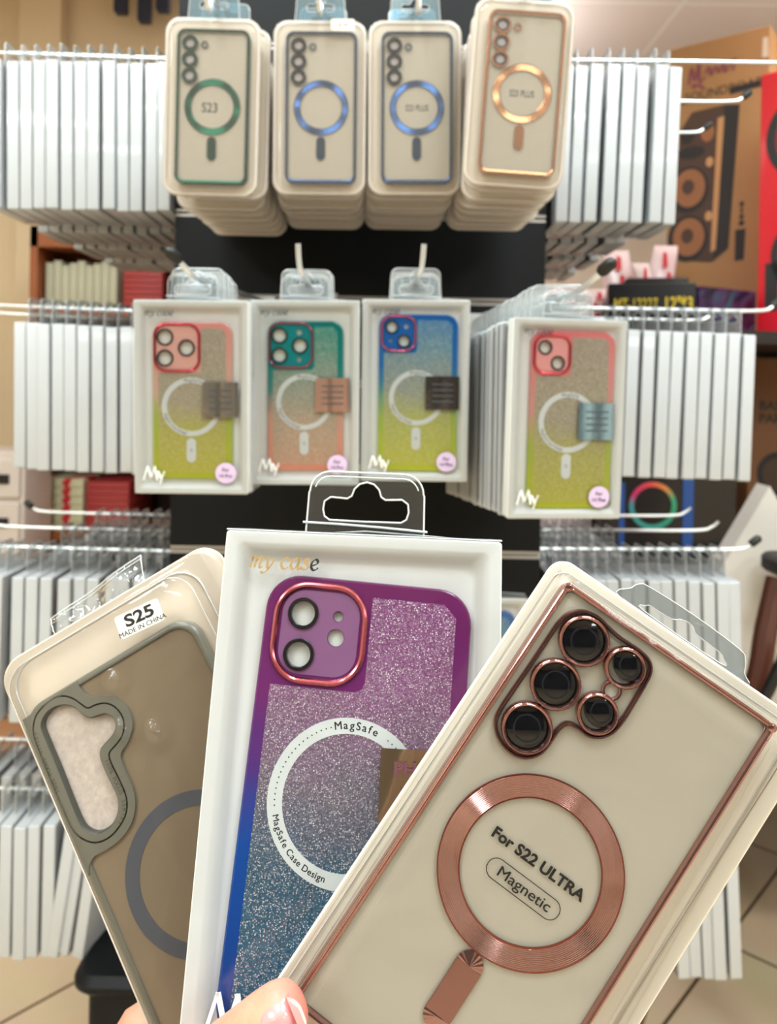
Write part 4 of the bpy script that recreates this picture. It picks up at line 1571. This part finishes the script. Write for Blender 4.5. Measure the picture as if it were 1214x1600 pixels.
def cp(px, py, d):
    """a point of the hand, in metres"""
    return at(px, py, d)


def skin_mesh(name, nodes, edges, m, parent=None, sub=2):
    """nodes: name -> (point, radius); one continuous surface grown over the skeleton"""
    names = list(nodes)
    idx = {n_: i for i, n_ in enumerate(names)}
    me = bpy.data.meshes.new(name)
    S = 20.0                 # grown at a larger size, then brought back
    me.from_pydata([tuple(nodes[n_][0] * S) for n_ in names], [(idx[a], idx[b_]) for a, b_ in edges], [])
    o = bpy.data.objects.new(name, me)
    COL.objects.link(o)
    sk = o.modifiers.new('skin', 'SKIN')
    sk.use_smooth_shade = True
    if not me.skin_vertices:
        bpy.context.view_layer.objects.active = o
    lay = me.skin_vertices[0] if len(me.skin_vertices) else None
    for i, n_ in enumerate(names):
        r = nodes[n_][1]
        rx, ry = r if isinstance(r, tuple) else (r, r)
        lay.data[i].radius = (rx * S * 1.28, ry * S * 1.28)
        lay.data[i].use_root = (i == 0)
    ss = o.modifiers.new('sub', 'SUBSURF')
    ss.levels = sub
    ss.render_levels = sub
    dg = bpy.context.evaluated_depsgraph_get()
    new = bpy.data.meshes.new_from_object(o.evaluated_get(dg))
    bpy.data.objects.remove(o)
    for v in new.vertices:
        v.co /= S
    new.name = name
    for p in new.polygons:
        p.use_smooth = True
    new.materials.clear()
    new.materials.append(m)
    r = bpy.data.objects.new(name, new)
    COL.objects.link(r)
    if parent:
        r.parent = parent
    return r


def skin_mat():
    t = NT('skin')
    tc = t.n('ShaderNodeTexCoord')
    nz = t.n('ShaderNodeTexNoise')
    nz.inputs['Scale'].default_value = 90
    nz.inputs['Detail'].default_value = 5
    t.l(tc.outputs['Object'], nz.inputs['Vector'])
    cr = t.n('ShaderNodeValToRGB')
    cr.color_ramp.elements[0].position = .3
    cr.color_ramp.elements[1].position = .75
    cr.color_ramp.elements[0].color = srgb(206, 140, 116)
    cr.color_ramp.elements[1].color = srgb(222, 162, 136)
    t.l(nz.outputs['Fac'], cr.inputs[0])
    vd = t.n('ShaderNodeVectorMath', operation='DISTANCE')
    t.l(tc.outputs['Object'], vd.inputs[0])
    vd.inputs[1].default_value = tuple(cp(512, 1548, .2515))
    bl = t.n('ShaderNodeMapRange')
    bl.inputs['From Min'].default_value = .004
    bl.inputs['From Max'].default_value = .022
    bl.inputs['To Min'].default_value = .85
    bl.inputs['To Max'].default_value = 0
    t.l(vd.outputs['Value'], bl.inputs[0])
    mb = t.n('ShaderNodeMix', data_type='RGBA')
    t.l(bl.outputs[0], mb.inputs[0])
    t.l(cr.outputs[0], mb.inputs[6])
    mb.inputs[7].default_value = srgb(206, 104, 98)
    t.l(mb.outputs[2], t.b.inputs['Base Color'])
    t.set(Roughness=.42)
    t.b.inputs['Subsurface Weight'].default_value = .25
    t.b.inputs['Subsurface Radius'].default_value = (1, .3, .18)
    t.b.inputs['Subsurface Scale'].default_value = .003
    vo = t.n('ShaderNodeTexVoronoi')
    vo.inputs['Scale'].default_value = 1800
    t.l(tc.outputs['Object'], vo.inputs['Vector'])
    bp = t.n('ShaderNodeBump')
    bp.inputs['Strength'].default_value = .12
    bp.inputs['Distance'].default_value = .0003
    t.l(vo.outputs['Distance'], bp.inputs['Height'])
    t.l(bp.outputs['Normal'], t.b.inputs['Normal'])
    return t.m


M_skin = skin_mat()
HN = {
    'wrist': (cp(300, 2080, .335), .024),
    'forearm': (cp(290, 2330, .34), .026),
    'palm': (cp(318, 1900, .338), (.026, .017)),
    'thenar': (cp(238, 1830, .312), .0165),
    'thumb_mcp': (cp(288, 1712, .268), .0105),
    'thumb_ip': (cp(386, 1622, .2530), .0078),
    'thumb_mid': (cp(432, 1587, .2515), .0080),
    'thumb_tip': (cp(474, 1560, .2515), .0070),
    'index_mcp': (cp(216, 1690, .358), .0125),
    'index_web': (cp(206, 1594, .362), .0125),
    'index_pip': (cp(345, 1640, .375), .0095),
    'index_tip': (cp(430, 1690, .372), .0075),
    'middle_mcp': (cp(300, 1790, .360), .0125),
    'middle_pip': (cp(400, 1752, .385), .0095),
    'middle_tip': (cp(500, 1772, .378), .0078),
    'ring_mcp': (cp(322, 1880, .360), .012),
    'ring_pip': (cp(415, 1850, .385), .009),
    'ring_tip': (cp(505, 1862, .374), .0075),
    'little_mcp': (cp(345, 1965, .352), .0105),
    'little_pip': (cp(420, 1945, .372), .008),
    'little_tip': (cp(485, 1945, .364), .0065),
}
HE = [('palm', 'wrist'), ('wrist', 'forearm'), ('palm', 'thenar'), ('thenar', 'thumb_mcp'), ('thumb_mcp', 'thumb_ip'), ('thumb_ip', 'thumb_mid'), ('thumb_mid', 'thumb_tip'),
      ('palm', 'index_mcp'), ('index_mcp', 'index_web'), ('index_web', 'index_pip'), ('index_pip', 'index_tip'), ('palm', 'middle_mcp'), ('middle_mcp', 'middle_pip'), ('middle_pip', 'middle_tip'),
      ('palm', 'ring_mcp'), ('ring_mcp', 'ring_pip'), ('ring_pip', 'ring_tip'), ('palm', 'little_mcp'), ('little_mcp', 'little_pip'), ('little_pip', 'little_tip')]
HN = {k: HN[k] for k in ['palm'] + [x for x in HN if x != 'palm']}
hand = skin_mesh('hand', HN, HE, M_skin)
tag(hand, "person's left hand gripping three phone case packs, thumb across the front", 'person')
# thumb nail: a curved shield on the camera side of the thumb
b = MB(1.0)
ax = (HN['thumb_tip'][0] - HN['thumb_ip'][0]).normalized()
toward = (Vector((0, 0, CAM_H)) - HN['thumb_tip'][0]).normalized()
side = ax.cross(toward).normalized()
nrm = side.cross(ax).normalized()
from mathutils.bvhtree import BVHTree
bvh = BVHTree.FromPolygons([v.co.copy() for v in hand.data.vertices], [tuple(p.vertices) for p in hand.data.polygons])
base = HN['thumb_tip'][0] - ax * .0046
if side.z > 0:
    side = -side
base = base + side * .0022
nrm = (nrm + side * .10).normalized()
vs = []
nu, nv = 16, 18
for j in range(nv + 1):
    v = j / nv * 2 - 1
    for i in range(nu + 1):
        u = i / nu * 2 - 1
        half = .0066 * (1 - .10 * v) * math.sqrt(max(.02, 1 - max(0, abs(v) - .35) ** 2 * 2.1))
        q = base + ax * (v * .0070 + (.0004 * (1 - u * u) if v > 0 else -.0010 * (1 - u * u)) * abs(v)) + side * (u * half)
        hit, hn, fi, dist = bvh.ray_cast(q + nrm * .03, -nrm)
        p = (hit if hit else q + nrm * .008) + nrm * (.0005 - .0006 * abs(u) ** 3)
        vs.append(p)
fs = [(j * (nu + 1) + i, j * (nu + 1) + i + 1, (j + 1) * (nu + 1) + i + 1, (j + 1) * (nu + 1) + i) for j in range(nv) for i in range(nu)]
b.add(vs, fs, 0)
for k, f in enumerate(fs):
    j, i = divmod(k, nu)
    if j >= nv - 1:
        b.mi[k] = 1
    elif j < 5 and abs(i - nu / 2 + .5) < 5 - j * .75:
        b.mi[k] = 2
b.build('thumb_nail', [mat('nail_pink', (222, 146, 144), .22, coat=.6, sss=.15), mat('nail_free_edge', (238, 212, 200), .3, coat=.4), mat('nail_lunula', (232, 186, 178), .25, coat=.5)], hand)
#PART5
# ------------------------------------------------------------------ things behind, left


def carton(name, label, cat, x0, x1, y0, y1, z0, z1, m, group=None, rot=0.0, bev=.003):
    b = MB(1.0)
    b.box(-(x1 - x0) / 2, (x1 - x0) / 2, -(y1 - y0) / 2, (y1 - y0) / 2, 0, z1 - z0, bev=bev)
    o = b.build(name, m)
    o.location = ((x0 + x1) / 2, (y0 + y1) / 2, z0)
    o.rotation_euler = (0, 0, rot)
    return tag(o, label, cat, group)


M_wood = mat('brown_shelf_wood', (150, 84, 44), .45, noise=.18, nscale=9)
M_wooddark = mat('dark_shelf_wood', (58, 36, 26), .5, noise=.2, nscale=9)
M_creambox = mat('cream_box', (188, 186, 162), .5, noise=.08, nscale=40)
M_redbox = mat('red_box', (166, 56, 56), .45, noise=.1, nscale=40)
sx0, sx1 = -1.015, -.50
shelf = thing('bookcase', 'brown wooden bookcase behind the left side of the tower', 'bookcase', Matrix.Translation((sx0, 2.32, 0)))
S = lambda x0, x1, y0, y1, z0, z1: (x0 - sx0, x1 - sx0, y0 - 2.32, y1 - 2.32, z0, z1)
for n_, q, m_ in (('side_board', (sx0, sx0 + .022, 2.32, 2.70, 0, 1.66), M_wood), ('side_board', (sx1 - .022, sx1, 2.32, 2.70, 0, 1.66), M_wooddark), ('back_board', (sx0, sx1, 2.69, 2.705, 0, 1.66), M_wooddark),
                  ('top_board', (sx0, sx1, 2.32, 2.70, 1.60, 1.66), M_wood)):
    b = MB(1.0)
    b.box(*S(*q))
    b.build(n_, m_, shelf)
SHZ = [1.42, 1.08, .77, .40, .08]
for z in SHZ:
    b = MB(1.0)
    b.box(*S(sx0 + .022, sx1 - .022, 2.325, 2.69, z - .022, z))
    b.build('shelf_board', M_wood, shelf)
b = MB(1.0)
b.box(*S(sx0 + .022, sx1 - .022, 2.50, 2.69, 1.56, 1.60))
b.build('shelf_board', M_wood, shelf)
for i in range(9):
    x = sx0 + .03 + i * .0235
    carton('upright_box', f'cream upright box on the bookcase top shelf, {ORD[i]} from the left', 'box', x, x + .0215, 2.36, 2.62, 1.42, 1.56 + .008 * math.sin(i * 2.1), M_creambox, 'cream boxes on the upper shelf', bev=.001)
for i in range(7):
    carton('flat_box', f'red flat box, {ORD[i]} up in the pile on the top bookcase shelf', 'box', sx0 + .26, sx0 + .375, 2.36, 2.60, 1.42 + i * .0172, 1.42 + i * .0172 + .016, M_redbox, 'red boxes on the upper shelf', bev=.001)
M_redcream = mat('red_cream_box', (206, 190, 160), .5)


def streak_mat():
    t = NT('cream_box_red_print')
    tc = t.n('ShaderNodeTexCoord')
    nz = t.n('ShaderNodeTexNoise')
    nz.inputs['Scale'].default_value = 16
    nz.inputs['Detail'].default_value = 2
    t.l(tc.outputs['Object'], nz.inputs['Vector'])
    cr = t.n('ShaderNodeValToRGB')
    cr.color_ramp.interpolation = 'CONSTANT'
    cr.color_ramp.elements[0].color = srgb(206, 200, 164)
    cr.color_ramp.elements[1].position = .58
    cr.color_ramp.elements[1].color = srgb(200, 40, 48)
    t.l(nz.outputs['Fac'], cr.inputs[0])
    t.l(cr.outputs[0], t.b.inputs['Base Color'])
    return t.m


M_streak = streak_mat()
for i in range(6):
    carton('flat_box', f'cream and red box, {ORD[i]} up in the pile on the middle shelf', 'box', sx0 + .03, sx0 + .155, 2.35, 2.6, .77 + i * .026, .77 + i * .026 + .0245, M_streak, 'cream red boxes on the middle shelf', bev=.001)
for i in range(8):
    carton('flat_box', f'red flat box, {ORD[i]} up in the pile on the middle bookcase shelf', 'box', sx0 + .165, sx0 + .29, 2.35, 2.6, .77 + i * .0185, .77 + i * .0185 + .0172, M_redbox, 'red boxes on the middle shelf', bev=.001)

# white drawer unit on a low bench at the left edge
dx0, dx1, dy0 = -1.46, -.935, 2.12
bench = thing('low_bench', 'brown wooden low bench under the white drawer unit', 'bench', Matrix.Translation((dx0, dy0 - .1, 0)))
b = MB(1.0)
b.box(0, dx1 - dx0 + .06, 0, .29, .27, .31, bev=.004)
b.build('bench_top', mat('bench_wood', (176, 126, 84), .4, noise=.1, nscale=8), bench)
for x in (.03, dx1 - dx0 - .01):
    for y in (.03, .22):
        b = MB(1.0)
        b.box(x, x + .04, y, y + .04, 0, .27)
        b.build('leg', M_wood, bench)
du = thing('drawer_unit', 'white plastic drawer unit at the left edge behind the boxes', 'drawers', Matrix.Translation((dx0, dy0, .31)))
b = MB(1.0)
b.box(0, dx1 - dx0, .012, .19, 0, .71, bev=.004)
b.build('body', mat('drawer_white', (222, 210, 202), .4), du)
for i in range(6):
    b = MB(1.0)
    b.box(.01, dx1 - dx0 - .01, 0, .02, .012 + i * .115, .012 + i * .115 + .105, bev=.004)
    d_ = b.build('drawer', mat('drawer_white', (222, 210, 202), .4), du)
    b = MB(1.0)
    b.box((dx1 - dx0) * .86, (dx1 - dx0) * .93, -.006, .002, .05 + i * .115, .075 + i * .115, bev=.002)
    b.build('handle', M_ink, d_)

# navy pouches hanging high on the wall
for i, (px, y1) in enumerate(((187, 16), (224, 30), (253, 13))):
    a, c = at(px - 10, y1, 2.68), at(px + 10, y1, 2.68)
    b = MB(1.0)
    w = (c - a).length
    o_ = [(-w / 2, 0), (-w / 2, .16), (-w / 3, .19), (w / 3, .19), (w / 2, .16), (w / 2, 0), (w / 2.4, -.006), (-w / 2.4, -.006)]
    b.v = []
    oo = ccw(o_)
    b.loft([[(x, z_, y) for x, y in oo] for z_ in (0, .03)], 0, True, True)
    p = (a + c) / 2
    q = b.build('hanging_pouch', mat('navy_pouch', (22, 34, 60), .4), angle=40)
    q.location = p
    tag(q, f'navy pouch hanging high on the beige wall, {ORD[i]} from the left', 'pouch', 'navy pouches on the wall')

# ------------------------------------------------------------------ things behind, right
rk = thing('storage_rack', 'dark metal rack behind the right side of the tower, loaded with cartons', 'rack', Matrix.Translation((.55, 1.84, 0)))
RKX0, RKX1, RKY0, RKY1 = .52, 2.05, 1.84, 2.72
M_rack = mat('rack_dark', (40, 32, 30), .5, metal=.2)
for z in (.30, .82, 1.352):
    b = MB(1.0)
    b.box(RKX0 - .55, RKX1 - .55, 0, RKY1 - RKY0, z - .03, z)
    b.build('shelf_board', M_rack, rk)
for x in (RKX0, RKX1 - .04):
    for y in (RKY0, RKY1 - .04):
        b = MB(1.0)
        b.box(x - .55, x - .51, y - 1.84, y - 1.80, 0, 1.352)
        b.build('post', M_rack, rk)

M_kraft = mat('kraft_card', (166, 126, 78), .6, noise=.06, nscale=7)
M_kraftdark = mat('kraft_card_dark', (128, 84, 50), .6, noise=.08, nscale=7)


def face_frame(pl, pr, z0, z1):
    """matrix of an upright carton whose front lower corners are pl and pr"""
    ex = Vector((pr.x - pl.x, pr.y - pl.y, 0)).normalized()
    ez = Vector((0, 0, 1))
    ey = ez.cross(ex)
    return Matrix(((ex.x, ey.x, 0, pl.x), (ex.y, ey.y, 0, pl.y), (0, 0, 1, z0), (0, 0, 0, 1)))


# tall kraft carton with a printed loudspeaker
pl, pr = at(1046, 76, 2.50), at(1204, 40, 2.32)
zt = (pl.z + pr.z) / 2
wC = math.hypot(pr.x - pl.x, pr.y - pl.y)
hC = zt - 1.352
big = thing('speaker_carton', 'tall kraft carton printed with a two-woofer loudspeaker', 'carton', face_frame(pl, pr, 1.352, zt))
b = MB(1.0)
b.box(0, wC, 0, .30, 0, hC, bev=.004)
b.build('body', M_kraft, big)
b = MB(1.0)
PR = lambda pts: [(x / 160 * wC, (hC - y / 494 * hC)) for x, y in pts]     # print laid out on a 160 x 494 face


def flat(b, pts, lift, mi=0):
    pts = PR(pts)
    pts = ccw(pts)
    b.add([(x, -lift, y) for x, y in pts], [tuple(range(len(pts)))], mi, False)


def flatdisc(b, cx, cy, rx, ry, lift, mi):
    flat(b, [(cx + rx * math.cos(2 * PI * k / 28), cy + ry * math.sin(2 * PI * k / 28)) for k in range(28)], lift, mi)


M_p = [mat('print_black', (34, 32, 32), .6), mat('print_brown', (74, 52, 40), .6), mat('print_cone', (150, 100, 62), .6), mat('print_plum', (132, 70, 80), .6), mat('print_tan', (196, 150, 100), .6)]
flat(b, [(22, 138), (40, 112), (92, 110), (98, 340), (74, 360), (8, 350), (4, 330)], .001, 1)
flat(b, [(92, 110), (116, 114), (102, 340), (76, 360), (80, 340)], .0015, 0)
flat(b, [(82, 130), (92, 128), (82, 340), (74, 344)], .002, 4)
flatdisc(b, 32, 150, 12, 13, .002, 0)
flatdisc(b, 66, 150, 11, 15, .002, 2)
flatdisc(b, 40, 178, 22, 10, .002, 0)
for cy in (238, 318):
    flatdisc(b, 36, cy, 33, 38, .002, 0)
    flatdisc(b, 38, cy - 2, 26, 31, .003, 2)
    flatdisc(b, 36, cy - 4, 10, 12, .004, 1)
flatdisc(b, 70, 198, 6, 8, .002, 4)
flatdisc(b, 70, 285, 6, 8, .002, 4)
flat(b, [(112, 312), (128, 311), (126, 360), (112, 361)], .001, 0)
for k, w_ in enumerate((3, 2, 3, 4)):
    flat(b, [(122 - w_, 268 + k * 10), (122 + w_, 268 + k * 10), (121 + w_, 276 + k * 10), (121 - w_, 276 + k * 10)], .001, 0)
flat(b, [(4, 92), (30, 90), (30, 96), (4, 98)], .001, 0)
flat(b, [(100, 84), (160, 82), (160, 92), (100, 96)], .001, 0)
tb = MB(1.0)
tb.text('SOUNDBOARD', .028, 28 / 160 * wC, hC - 94 / 494 * hC, 0, 0, math.radians(1.5), .0, sx=.95)
b.add([(p[0], -.0012, p[1]) for p in tb.v], tb.f, 0, False)
b.build('speaker_print', M_p, big)
b = MB(1.0)
for st in ([(34, 66), (38, 40), (44, 62), (50, 34), (52, 66), (60, 58)], [(60, 54), (66, 44), (70, 58), (76, 46), (82, 56)], [(84, 56), (90, 40), (92, 58), (100, 48), (108, 40), (104, 58)], [(44, 74), (40, 68), (52, 72), (60, 78)]):
    b.pen([(x / 160 * wC, hC - y / 494 * hC) for x, y in st], .004, .010, .6, 0)
b.v = [(x, -.0012, y) for x, y, z in b.v]
b.build('script_print', M_p[3], big)
b = MB(1.0)
b.add([(x, -.0015, y) for x, y in PR([(149, 18), (157, 18), (158, 50), (148, 48)])], [(0, 1, 2, 3)], 0, False)
b.build('tape', mat('clear_tape', (232, 222, 200), .2, coat=.5), big)

# red carton at the right edge
pl, pr = at(1189, 116, 2.06), at(1330, 90, 1.93)
red = thing('red_carton', 'bright red carton with a black speaker cone, right edge of the shop', 'carton', face_frame(pl, pr, 1.352, pl.z))
wR, hR = math.hypot(pr.x - pl.x, pr.y - pl.y), pl.z - 1.352
b = MB(1.0)
b.box(0, wR, 0, .22, 0, hR, bev=.004)
b.build('body', mat('bright_red_card', (226, 32, 48), .35, coat=.3), red)
b = MB(1.0)
for cx_, cz_, r in ((.115, hR * .74, .10), (.115, hR * .3, .085)):
    for rr_, mi in ((1, 0), (.8, 1), (.45, 0)):
        b.add([(cx_ + r * rr_ * math.cos(2 * PI * k / 32), -.001 - (1 - rr_) * .003, cz_ + r * rr_ * 1.15 * math.sin(2 * PI * k / 32)) for k in range(32)], [tuple(range(32))], mi, False)
b.add([(x, -.001, z) for x, z in ((.018, hR * .10), (.05, hR * .10), (.05, hR * .28), (.018, hR * .28))], [(0, 1, 2, 3)], 0, False)
b.build('cone_print', [M_p[0], mat('print_maroon', (110, 24, 36), .5)], red)

# black carton with yellow lettering and a purple end
pl, pr = at(950, 440, 1.98), at(1088, 446, 1.93)
wB = math.hypot(pr.x - pl.x, pr.y - pl.y)
zB = at(1000, 441, 1.95).z
blk = thing('black_carton', 'black carton lettered MT-12227 in yellow with a purple end', 'carton', face_frame(pl, pr, 1.352, zB))
b = MB(1.0)
b.box(0, wB, 0, .26, 0, zB - 1.352, bev=.003)
b.build('body', mat('carton_black', (14, 13, 15), .3, coat=.3), blk)
b = MB(1.0)
tb = MB(1.0)
tb.text('MT-12227', .032, .016, (zB - 1.352) - .068, 0, 0, 0, 0, sx=.56)
tb.text('12"*3', .034, wB * .66, (zB - 1.352) - .068, 0, 0, 0, .02, sx=.66)
b.add([(p[0], -.0012, p[1]) for p in tb.v], tb.f, 0, False)
b.build('yellow_print', mat('print_yellow', (226, 196, 30), .5), blk)
b = MB(1.0)
b.box(.04, wB * .95, .05, .24, zB - 1.352, zB - 1.352 + .02, bev=.006)
b.build('plastic_handle', mat('handle_black', (28, 28, 32), .25), blk)


def holo_mat():
    t = NT('purple_holographic_card')
    tc = t.n('ShaderNodeTexCoord')
    wv = t.n('ShaderNodeTexNoise')
    wv.inputs['Scale'].default_value = 14
    wv.inputs['Distortion'].default_value = 2
    t.l(tc.outputs['Object'], wv.inputs['Vector'])
    cr = t.n('ShaderNodeValToRGB')
    el = cr.color_ramp.elements
    el.new(.5)
    el[0].position, el[1].position, el[2].position = .32, .5, .66
    for e, c in zip(el, ((24, 26, 44), (72, 44, 92), (40, 92, 112))):
        e.color = srgb(*c)
    t.l(wv.outputs['Fac'], cr.inputs[0])
    t.l(cr.outputs[0], t.b.inputs['Base Color'])
    t.set(Roughness=.2, Metallic=.4)
    return t.m


pl, pr = at(1089, 446, 1.93), at(1182, 466, 2.02)
zP = at(1120, 448, 1.95).z
pur = thing('purple_carton', 'purple and teal shimmering carton beside the black lettered carton', 'carton', face_frame(pl, pr, 1.352, zP))
b = MB(1.0)
b.box(.008, math.hypot(pr.x - pl.x, pr.y - pl.y), 0, .06, 0, zP - 1.352, bev=.004)
b.build('body', holo_mat(), pur)

# red and white printed packs behind the stack
M_rw = mat('white_glossy_pack', (236, 214, 214), .3, coat=.4)
M_rr = mat('red_print', (206, 30, 44), .4)
for i, (px0, px1, py0, py1, d, ang) in enumerate(((952, 994, 392, 500, 2.30, -8), (1000, 1036, 384, 470, 2.36, 14), (1012, 1040, 412, 480, 2.22, -20), (900, 946, 452, 500, 2.26, 4), (856, 898, 450, 500, 2.30, 0))):
    a, c = at(px0, py0, d), at(px1, py0, d)
    w = (c - a).length
    h = a.z - 1.352
    pk = thing('printed_pack', f'red and white printed pack left of the black carton, {["tall and leaning", "pale, at the back", "short, beside the kraft carton", "low, with a white face", "low, with a red face"][i]}', 'pack',
               Matrix.Translation((a + c) / 2 - Vector((0, 0, h))) , 'red and white packs on the rack')
    b = MB(1.0)
    n = 8
    lo = []
    for k, (z, e) in enumerate(((0, .02), (.02, .035), (h * .5, .04), (h - .03, .028), (h, .004))):
        tl = math.tan(math.radians(ang)) * z * .6
        lo.append([(x + tl, y, z) for x, y in rr(w, e * 2, e * .6, 3)])
    b.loft(lo, 0, True, True)
    b.build('body', M_rr if i == 4 else M_rw, pk)
    b = MB(1.0)
    rnd = random.Random(i)
    for k in range(4):
        x = rnd.uniform(-w * .35, w * .25)
        z = h * (.15 + .2 * k)
        tl = math.tan(math.radians(ang)) * z * .6
        b.add([(x + tl, -.043, z), (x + tl + w * .22, -.043, z + .004), (x + tl + w * .18, -.042, z + h * .15), (x + tl + w * .02, -.042, z + h * .17)], [(0, 1, 2, 3)], 0, False)
    b.build('red_print', M_rw if i == 4 else M_rr, pk)

# brown cartons on the middle board
pl, pr = at(1172, 500, 2.2), at(1300, 500, 2.2)
bc = thing('kraft_carton', 'brown carton with black print, right edge under the red carton', 'carton', face_frame(pl, pr, .82, 1.31))
wb = pr.x - pl.x
b = MB(1.0)
b.box(0, wb, 0, .3, 0, .49, bev=.004)
b.build('body', M_kraftdark, bc)
b = MB(1.0)
tb = MB(1.0)
tb.text('BASS', .026, .03, .345, 0, 0, 0, .02)
tb.text('PARTY', .026, .03, .31, 0, 0, 0, .02)
b.add([(p[0], -.001, p[1]) for p in tb.v], tb.f, 0, False)
b.build('black_lettering', M_p[0], bc)
b = MB(1.0)
for r, mi in ((.06, 0), (.045, 1)):
    b.add([(.085 + r * math.cos(2 * PI * k / 28), -.001 - (.06 - r) * .05, .17 + r * math.sin(2 * PI * k / 28)) for k in range(28)], [tuple(range(28))], mi, False)
b.build('cone_print', [M_p[0], M_p[1]], bc)
pl, pr = at(1062, 500, 2.28), at(1148, 500, 2.28)
carton('kraft_carton', 'dark brown carton behind the second-row boxes on the right', 'carton', pl.x, pr.x, 2.28, 2.6, .82, 1.30, mat('dark_brown_carton', (70, 44, 30), .6))

# party speaker carton with a rainbow ring
def rainbow_mat():
    t = NT('rainbow_ring')
    tc = t.n('ShaderNodeTexCoord')
    sp = t.n('ShaderNodeSeparateXYZ')
    t.l(tc.outputs['Object'], sp.inputs[0])
    at2 = t.n('ShaderNodeMath', operation='ARCTAN2')
    t.l(sp.outputs['Z'], at2.inputs[0])
    t.l(sp.outputs['X'], at2.inputs[1])
    mr = t.n('ShaderNodeMapRange')
    mr.inputs['From Min'].default_value = -PI
    mr.inputs['From Max'].default_value = PI
    t.l(at2.outputs[0], mr.inputs[0])
    cr = t.n('ShaderNodeValToRGB')
    el = cr.color_ramp.elements
    cols = [(0, (60, 150, 160)), (.2, (60, 160, 150)), (.38, (50, 160, 130)), (.55, (60, 170, 120)), (.66, (230, 140, 70)), (.78, (226, 70, 80)), (.92, (200, 40, 110)), (1, (60, 150, 160))]
    while len(el) < len(cols):
        el.new(.5)
    for e, (p, c) in zip(el, cols):
        e.position = p
        e.color = srgb(*c)
    t.l(mr.outputs[0], cr.inputs[0])
    t.l(cr.outputs[0], t.b.inputs['Base Color'])
    t.set(Roughness=.4)
    return t.m


pl, pr = at(944, 752, 1.95), at(1152, 752, 1.95)
ps = thing('party_speaker_carton', 'black carton printed with a rainbow ring and a blue stripe', 'carton', face_frame(pl, pr, .82, at(1000, 742, 1.95).z))
wS, hS = pr.x - pl.x, at(1000, 742, 1.95).z - .82
b = MB(1.0)
b.box(0, wS, 0, .3, 0, hS, bev=.004)
b.build('body', mat('carton_black2', (20, 16, 16), .35, coat=.2), ps)
b = MB(1.0)
rc = at(1019, 790, 1.95)
b.loft([[(r * math.cos(2 * PI * k / 48), -y, r * math.sin(2 * PI * k / 48)) for k in range(48)] for r, y in ((.058, .0), (.058, .004), (.046, .004), (.046, .0))])
q = b.build('rainbow_ring', rainbow_mat(), ps)
q.location = (rc.x - pl.x, -.001, rc.z - .82)
b = MB(1.0)
x = at(1066, 790, 1.95).x - pl.x
b.box(x, x + .026, -.003, .0, .004, hS - .004)
b.build('blue_stripe', mat('print_blue', (38, 84, 158), .4), ps)
b = MB(1.0)
b.box(.002, .05, -.003, 0, .004, hS - .02)
b.build('blue_stripe', mat('print_blue', (38, 84, 158), .4), ps)
# pink white pack and more below the rose stack
a, c = at(842, 800, 2.05), at(942, 800, 2.05)
carton('printed_pack', 'pinkish white pack below the right stack of boxes', 'pack', a.x, c.x, 2.05, 2.3, .82, a.z, mat('pink_white_pack', (238, 214, 222), .4, coat=.3))

# white sloping board and a brown stool at the right edge
p = [at(1152, 752, 1.42), at(1222, 812, 1.42), at(1222, 1000, 1.36), at(1212, 1288, 1.30), at(1150, 1288, 1.30), at(1098, 1010, 1.36)]
wbd = MB(1.0)
org = Vector((p[4].x, 1.36, 0))
oo = [((q.x), q.z) for q in p]
a0 = ccw([(at(x_, y_, 1.42).x - org.x, at(x_, y_, 1.42).z) for x_, y_ in ((1203, 760), (1139, 868), (1106, 915), (1102, 1118), (1290, 1118), (1290, 900), (1226, 800))])
wbd.loft([[(x, y, z) for x, z in a0] for y in (0, .05)], 0, True, True)
q = wbd.build('white_bag', mat('white_paper_bag', (226, 220, 212), .6, noise=.04, nscale=12))
q.location = (org.x, 1.42, 0)
tag(q, 'white paper bag with sloping top at the right edge', 'bag')
st = thing('wooden_stool', 'brown wooden stool with dark legs at the right edge', 'stool', Matrix.Translation(at(1225, 1000, 1.3)))
o_ = at(1225, 1000, 1.3)
for n_, pts, r, m_ in (('leg', [(1214, 905, 1.32), (1196, 985, 1.30), (1176, 1085, 1.28), (1090, 1290, 1.26), (985, 1600, 1.25), (925, 1810, 1.25)], .018, mat('stool_brown', (84, 44, 30), .35)), ('leg', [(1232, 1010, 1.25), (1206, 1068, 1.25), (1184, 1110, 1.25), (1140, 1200, 1.25), (1050, 1380, 1.22), (960, 1600, 1.20), (925, 1860, 1.20)], .009, M_cap),
                       ('leg', [(1330, 905, 1.32), (1335, 1300, 1.30), (1340, 1764, 1.30)], .016, M_cap)):
    b = MB(1.0)
    b.tube(spline([tuple(at(*q) - o_) for q in pts], 4, False), r, n=10)
    b.build(n_, m_, st)
b = MB(1.0)
c0 = at(1312, 905, 1.31) - o_
b.prism(rr(.20, .17, .03, 5, c0.x, c0.y), c0.z, c0.z + .03, 0, .006)
b.build('seat', mat('stool_seat', (16, 13, 12), .5, spec=.3), st)
zt_ = at(1200, 1118, 1.42).z
tbl = thing('side_table', 'wooden pedestal table under the white paper bag, mostly hidden by the held packs', 'table', Matrix.Translation((.50, 1.37, 0)))
b = MB(1.0)
b.box(.10, .66, 0, .34, zt_ - .025, zt_ - .001, bev=.004)
b.build('table_top', M_wood, tbl)
b = MB(1.0)
b.tube([(.53, .17, .02), (.53, .17, zt_ - .026)], .028, n=20)
b.build('column', M_wood, tbl)
b = MB(1.0)
b.prism(circ(.10, 40, .53, .17), 0, .022, 0, .005)
b.build('base', M_wood, tbl)
